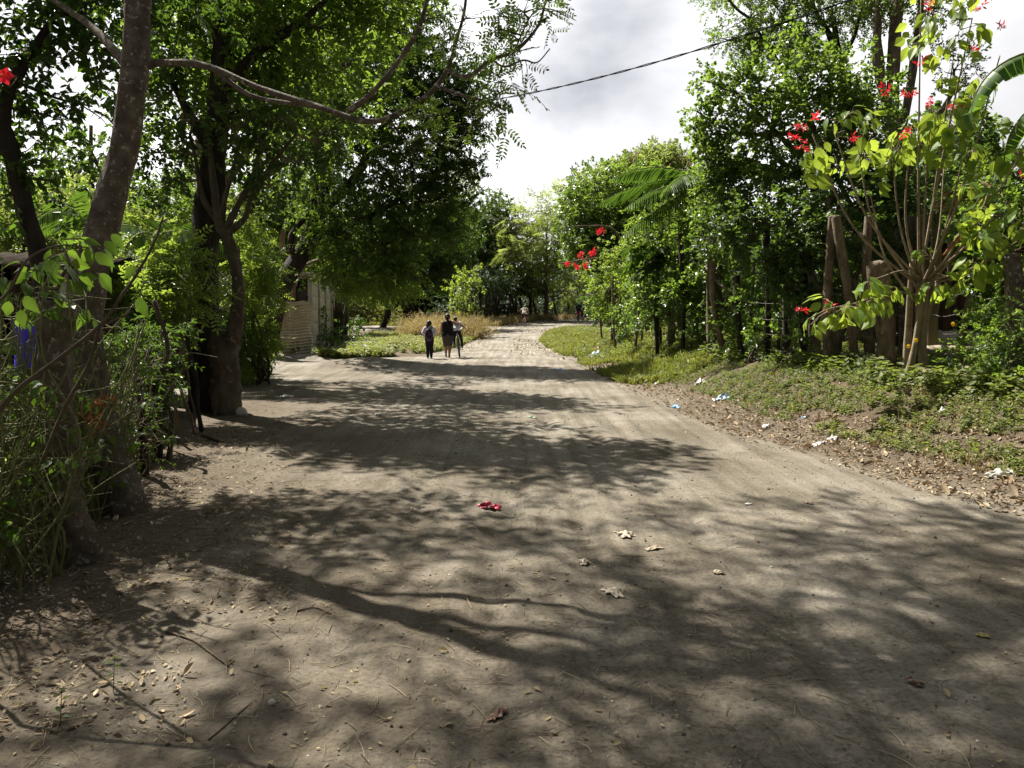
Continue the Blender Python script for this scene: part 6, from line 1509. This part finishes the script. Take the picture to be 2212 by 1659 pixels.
cover('side_path_grass', 'green grass beyond the side path', 'grass_far', LM['grass'], blob(-12, 64, 9, 4), 6000, rg, (.8, 1.8), -1.0)
def leftstrip(y0, y1, t0, t1):
    def f(n, rg):
        y = y0 * (y1 / y0) ** rg.random(n); return left_edge(y) - t0 - (t1 - t0) * rg.random(n), y
    return f
cover('left_undergrowth', 'green undergrowth at the foot of the left fence', 'herb_o', LM['bright'], leftstrip(3.2, 9, .15, 1.8), 1300, rg, (.7, 1.7), -.1)
cover('left_grass', 'shaded grass in the yard behind the left fence', 'herb', LM['weed'], leftstrip(9, 40, 1.6, 10), 5000, rg, (1.0, 2.4), .1)
cover('wall_weeds', 'weeds along the foot of the concrete wall', 'herb_o', LM['weed'], blob(-7.0, 33, .8, 4.5), 900, rg, (.8, 1.8), -.5)

# dry leaves, twigs, straws, pebbles
def flat_scatter(name, label, tpls, mat, pos, rg, sc, tilt=.35, dz=.006):
    g = Geo(); n = len(pos); p = pos.copy(); p[:, 2] += dz
    a = rg.uniform(0, 6.283, n)
    x = np.stack([np.cos(a), np.sin(a), rg.normal(size=n) * tilt * .5], -1)
    up = norm(np.array((0, 0, 1.0)) + rg.normal(size=(n, 3)) * tilt)
    scatter(g, tpls, p, x, up, sc, rg, mats=(0, 0))
    return kind(g.obj(name, mat, None, False), 'stuff', label)
def one(*leaves):
    out = []
    for q in leaves:
        t = Tpl(); t.leaf(q, (0, 0, 0), (1, 0, 0), (0, 0, 1)); out.append(t.done())
    return out
def curl_leaf(L_, w, c):
    th = np.linspace(0, c, 5); V = []
    for i, a in enumerate(th):
        x = L_ * i / 4; z = L_ * .25 * (1 - math.cos(a)); ww = w * math.sin(math.pi * (.1 + .85 * i / 4))
        V += [(x, -ww / 2, z + .25 * ww), (x, 0, z), (x, ww / 2, z + .25 * ww)]
    Fq = []
    for i in range(4):
        k = i * 3; Fq += [(k, k + 3, k + 4, k + 1), (k + 1, k + 4, k + 5, k + 2)]
    return np.array(V), [np.array(Fq)]
DL = one(leaf_tpl('o', .06, .03, .2, .1), leaf_tpl('o', .07, .026, .35, -.2), curl_leaf(.08, .04, 1.2), curl_leaf(.06, .035, 2.0), leaf_tpl('o', .05, .03, .1, .05))
def pts(f, n, rg, keep=None):
    x, y = f(n, rg)
    if keep is not None:
        k = keep(x, y); x, y = x[k], y[k]
    return np.stack([x, y, H(x, y)], -1)
kp = lambda x, y: noise2(x, y, 1.3, 0) + .6 * noise2(x, y, 4, 2) > -.35
p = np.concatenate([pts(bank(5.0, 24, -.3, 1.2, .8), 13000, rg, lambda x, y: noise2(x, y, 1.5, 0) + .7 * noise2(x, y, 5, 2) > -.7 + .5 * rg.normal(size=len(x))), pts(bank(4.6, 13, .1, 3.0), 6000, rg, kp)])
flat_scatter('leaf_litter', 'brown dry leaf litter along the right road edge', DL, LM['litter'], p, rg, np.clip(np.exp(rg.normal(size=len(p)) * .42) * .52, .2, 1.6), .8, .012)
p = np.concatenate([pts(leftstrip(3.0, 12, -1.6, .8), 4200, rg, kp), pts(leftstrip(12, 40, -1, 3), 900, rg)])
flat_scatter('leaf_litter', 'dry leaves collected along the left fence foot', DL, LM['litter'], p, rg, np.clip(np.exp(rg.normal(size=len(p)) * .5) * .36, .12, 1.1), .5, .008)
def road(y0, y1, a, b):
    def f(n, rg):
        y = y0 * (y1 / y0) ** rg.random(n); l, r = left_edge(y), right_edge(y)
        return l + (r - l) * (a + (b - a) * rg.random(n)), y
    return f
p = np.concatenate([pts(road(2.6, 30, .02, .98), 900, rg), pts(road(2.6, 10, .0, .4), 700, rg)])
flat_scatter('fallen_leaves', 'small pale fallen leaves scattered over the dirt road', one(leaf_tpl('o', .05, .02, .15, .05), leaf_tpl('o', .045, .022, .3, -.15), leaf_tpl('o', .03, .016, .1, .1)), LM['dry'], p, rg, np.clip(np.exp(rg.normal(size=len(p)) * .5) * .5, .15, 1.2), .4, .006)
p = pts(road(26, 56, .62, 1.05), 700, rg, lambda x, y: noise2(x, y, .9, 1) > -.1); p2 = pts(lambda n, r: ((lambda y: (left_edge(y) - .6 + 1.2 * r.random(n), y))(r.uniform(36, 74, n))), 500, rg)
p = np.concatenate([p, p2])
flat_scatter('husk_litter', 'pale husks and scraps littering the sunlit road edges', DL, leaf_mat('pale_husk', [(0, (.34, .28, .20)), (1, (.62, .56, .45))], (.4, .33, .2), tf=.15, rough=.8), p, rg, rg.uniform(.9, 2.6, len(p)), .6, .012)
# twigs and straws
g = Geo(); x, y = np.concatenate([road(2.6, 9, .0, .5)(1500, rg), road(2.6, 14, .05, .95)(1200, rg), leftstrip(3, 10, -.9, .6)(900, rg)], axis=1)
for xx, yy in zip(x, y):
    L_ = rg.uniform(.03, .16) * (1.6 if rg.random() < .12 else 1); a = rg.uniform(0, 3.14); c = rg.normal() * .25
    q = np.array([(xx + L_ * (t - .5) * math.cos(a + c * t), yy + L_ * (t - .5) * math.sin(a + c * t), 0) for t in np.linspace(0, 1, 4)])
    q[:, 2] = H(q[:, 0], q[:, 1]) + .004 + .008 * rg.random() * np.array((0, 1, 1, .3)); tube(g, q, rg.uniform(.0007, .0021), 4, 0, rg.random(), cap=False)
kind(g.obj('fallen_twigs', LM['straw']), 'stuff', 'thin straws and twigs strewn over the near left of the road')
g = Geo(); bmi = bmesh.new(); bmesh.ops.create_icosphere(bmi, subdivisions=1, radius=1); PV = np.array([v.co[:] for v in bmi.verts]); PF = np.array([[v.index for v in f.verts] for f in bmi.faces]); bmi.free()
p = np.concatenate([pts(road(2.5, 14, 0, 1), 7500, rg), pts(road(14, 40, 0, 1), 700, rg)]); n = len(p)
r_ = np.exp(rg.normal(size=n) * .5) * .0035 * (1 + p[:, 1] * .04)
V = p[:, None] + PV[None] * r_[:, None, None] * rg.uniform(.6, 1.2, (n, 1, 3)) * (1 + .2 * rg.normal(size=(n, 12, 1))); 
g.add(V.reshape(-1, 3), [(PF[None] + (np.arange(n) * 12)[:, None, None]).reshape(-1, 3)], 0, np.repeat(rg.random(n), 12))
PEB = leaf_mat('pebbles', [(0, (.07, .055, .04)), (.6, (.20, .165, .125)), (1, (.42, .38, .32))], (.1, .1, .1), tf=0, rough=.9, spec=.2)
kind(g.obj('pebbles', PEB, None, False), 'stuff', 'small pebbles and dirt clods on the road')
# larger fallen branch pieces near the left fence
for lab, ps_, r in (('bare broken branch lying in the lower left dirt', [(360, 1370), (415, 1385), (455, 1415), (495, 1450)], .007), ('thin twig lying across the left foreground', [(450, 1600), (500, 1560), (545, 1525)], .004), ('curved bark strip on the shaded dirt', [(640, 1328), (680, 1318), (715, 1330)], .006)):
    q = np.array([ground_at(*a) for a in ps_]); q[:, 2] += r; g = Geo(); tube(g, spline(q, 4), [r, r * .5], 6, wob=.2); tag(g.obj('fallen_branch', WOOD), lab, 'branch')

# rubbish, piece by piece
def scrap(name, label, px, py, sx, sy, hgt, mat, seed, n=14, cat='litter', wild=1.0, rot=None):
    rg = np.random.default_rng(seed); c = ground_at(px, py); V = []
    if 'husk' in name or 'leaf' in name: sx, sy, hgt = sx * .85, sy * .8, hgt * .6
    a0 = rg.uniform(0, 6.28) if rot is None else rot
    ph = rg.uniform(0, 6.28, 8)
    for j_ in range(n):
        for i_ in range(n):
            u, w = i_ / (n - 1) * 2 - 1, j_ / (n - 1) * 2 - 1
            th = math.atan2(w, u); edge = 1 - .28 * wild * (.5 + .5 * math.sin(th * 3 + ph[0])) * max(abs(u), abs(w)) ** 2 - .15 * wild * math.sin(th * 7 + ph[1]) * max(abs(u), abs(w)) ** 3
            rr = math.hypot(u, w); s = (max(abs(u), abs(w)) / rr if rr > 1e-6 else 1) * .5 + .5
            x, y = u * s * edge * sx / 2, w * s * edge * sy / 2
            z = hgt * (.38 + .30 * math.sin(u * 4.2 + ph[2] + w * 2) + .25 * math.sin(w * 6.1 + ph[3] - u * 3) + .18 * math.sin((u + w) * 9 + ph[4]) + .12 * math.sin(u * 14 + ph[5])) * (1 - .5 * rr ** 2)
            x += hgt * .3 * math.sin(w * 7 + ph[6]); y += hgt * .3 * math.sin(u * 8 + ph[7])
            X_, Y_ = c[0] + x * math.cos(a0) - y * math.sin(a0), c[1] + x * math.sin(a0) + y * math.cos(a0)
            V.append((X_, Y_, Hs(X_, Y_) + .008 + max(0, z)))
    i = np.arange(n - 1)[:, None] * n; j2 = np.arange(n - 1)[None]
    g = Geo(); g.add(np.array(V), [np.stack([i + j2, i + j2 + 1, i + n + j2 + 1, i + n + j2], -1).reshape(-1, 4)])
    o = g.obj(name, mat); md = o.modifiers.new('t', 'SOLIDIFY'); md.thickness = .0015; tag(o, label, cat); return o
def film(name, c, tf=.3): return leaf_mat(name, [(0, tuple(q * .92 for q in c)), (1, c)], c, tf=tf, rough=.4, spec=.5)
WHITE = film('white_plastic', (.78, .78, .77)); BLUE = film('blue_plastic_film', (.20, .45, .72)); PBLUE = film('pale_blue_film', (.55, .68, .85)); PINK = film('pink_film', (.62, .07, .13)); CREAM = film('dry_husk', (.37, .31, .22), .15); SALM = film('salmon_film', (.75, .42, .34)); BROWN = film('brown_leaf', (.24, .16, .10), .1); YELL = film('yellow_leaf', (.52, .46, .12), .3); CLEAR = film('milky_film', (.62, .62, .57), .4)
for a in (('torn_cloth', 'crumpled pinkish red scrap in the middle of the shaded road', 1060, 1102, .20, .10, .065, PINK, 1),
          ('dry_husk', 'largest pale dry husk heap on the road right of the red scrap', 1350, 1160, .22, .16, .05, CREAM, 2), ('dry_husk', 'flat pale husk piece just beyond the largest husk heap', 1412, 1190, .18, .09, .03, CREAM, 3), ('dry_husk', 'upright twisted pale husk nearest the red scrap', 1262, 1222, .10, .15, .05, CREAM, 4), ('dry_husk', 'stringy pale husk spread nearest the camera', 1325, 1288, .24, .11, .035, CREAM, 5), ('dry_husk', 'lone pale husk scrap right of the stringy husk', 1552, 1240, .11, .07, .03, CREAM, 6),
          ('paper_scrap', 'small white paper square on the sunlit road', 1617, 1092, .07, .05, .01, WHITE, 7), ('dry_leaf', 'brown curled leaf beside the white paper square', 1747, 1090, .11, .05, .03, BROWN, 8), ('dry_leaf', 'dark curled leaf alone in the lower right shade', 1975, 1482, .09, .05, .045, BROWN, 9), ('fallen_leaf', 'broad yellow leaf lying on the right of the shaded road', 2123, 1376, .09, .065, .02, YELL, 10), ('dry_leaf', 'reddish brown dry leaf pair at the bottom centre of the road', 1075, 1560, .14, .06, .035, film('red_brown_leaf', (.30, .17, .11), .1), 11),
          ('plastic_bag', 'flat bright blue plastic bag on the right verge', 1460, 881, .30, .14, .05, BLUE, 12), ('plastic_bag', 'crumpled pale blue and white bag behind the bright blue bag', 1560, 864, .30, .18, .11, PBLUE, 13), ('plastic_scrap', 'tiny pale blue scrap in the leaf litter', 1736, 905, .09, .06, .03, PBLUE, 14), ('paper_scrap', 'crumpled white paper in the leaf litter beyond the flat sheets', 1655, 924, .15, .10, .05, WHITE, 15), ('paper_sheet', 'flat white sheet at the edge of the sunlit road', 1768, 960, .22, .10, .02, WHITE, 16), ('paper_sheet', 'second white sheet bent up against the flat one', 1800, 952, .14, .08, .05, WHITE, 17), ('plastic_bag', 'torn whitish bag in the leaf litter at the right edge', 2160, 1030, .24, .12, .07, CLEAR, 18),
          ('plastic_bag', 'white bag on the grass below the shaded trunks', 1512, 830, .20, .14, .10, WHITE, 19), ('plastic_scrap', 'white scrap at the grass edge before the white bag', 1395, 826, .28, .14, .06, WHITE, 20), ('plastic_scrap', 'torn white plastic strip beside the grass edge scrap', 1420, 830, .22, .12, .05, WHITE, 21), ('plastic_bag', 'pale blue bag half sunk in the far grass', 1287, 770, .34, .2, .20, PBLUE, 22), ('plastic_bag', 'salmon coloured bag above the pale blue one in the grass', 1288, 758, .30, .16, .14, SALM, 23), ('plastic_scrap', 'bluish white rubbish strip at the verge edge in the half distance', 1208, 799, .55, .3, .06, PBLUE, 24), ('plastic_scrap', 'pale yellow scrap in the grass by the bank shade', 1488, 786, .40, .2, .12, film('pale_yellow_film', (.72, .68, .45)), 25),
          ('plastic_bag', 'large white and blue rubbish bag in the weeds before the wall', 780, 757, .8, .45, .30, PBLUE, 26), ('plastic_bag', 'white rubbish bag in front of the blue and white one', 782, 766, .75, .35, .16, WHITE, 27), ('plastic_bag', 'pale bag slumped on the weeds left of the rubbish bags', 768, 752, .35, .2, .15, WHITE, 28), ('foam_plate', 'flattened white foam plate on the dirt near the mound', 617, 858, .34, .24, .05, WHITE, 29), ('plastic_scrap', 'small whitish scrap by the road in front of the mound', 1275, 966, .14, .09, .03, CLEAR, 30), ('plastic_scrap', 'greenish film scrap on the road near the grass', 1150, 903, .2, .1, .03, film('green_film', (.30, .40, .26)), 31), ('plastic_bag', 'thin milky bag caught in the weeds at the right edge', 2165, 845, .24, .14, .16, CLEAR, 32), ('paper_scrap', 'white paper scrap on the bank below the milky bag', 2040, 890, .16, .08, .05, WHITE, 33)):
    scrap(*a)
# yellow flowers among the bank weeds
g0 = None
for i, (px, py, d, lab) in enumerate(((1962, 748, 10.9, 'yellow wildflower highest beside the pale stake'), (1978, 735, 10.9, 'yellow wildflower just under the barbed wire'), (1990, 797, 10.6, 'yellow wildflower lowest among the bank weeds'), (2058, 700, 10.4, 'yellow wildflower right of the pale stake'))):
    c = P(px, py, d); fr = thing('wildflower', lab, 'flower', v3((c[0], c[1], Hs(c[0], c[1]))))
    g = Geo(); tube(g, WP([(c[0], c[1], Hs(c[0], c[1])), c + (.02, .02, -.1), c]), [.003, .002], 5); g.obj('stem', TWIG_G, fr)
    g = Geo()
    for q in range(9):
        V, Fc = leaf_tpl('o', .035, .016, .1, .1); a = q * .7; X, Y, Z = frame(np.array((math.cos(a), -.3, math.sin(a))), np.array((0, -1.0, .3))); g.add(c + V[:, :1] * X + V[:, 1:2] * Y + V[:, 2:] * Z, Fc, 0, .5)
    g.obj('petals', LM['yellow'], fr)
# seedlings in the lower left dirt
for px, py, lab in ((245, 1500, 'lone seedling with one bright leaf in the lower left dirt'), (130, 1570, 'small dusty seedling in the lower left corner dirt')):
    c = ground_at(px, py); rt_ = thing('seedling', lab, 'seedling', v3(c)); g = Geo(); rg = np.random.default_rng(px)
    scatter(g, [sprig_herb(rg, 6, .16, .055, .032, 'o')], np.array([c]), np.array([(0.05, 0, 1.0)]), np.array([(0, 1.0, 0)]), np.array([1.0]), rg); g.obj('foliage', [LM['bright'], TWIG], rt_, smooth=False)
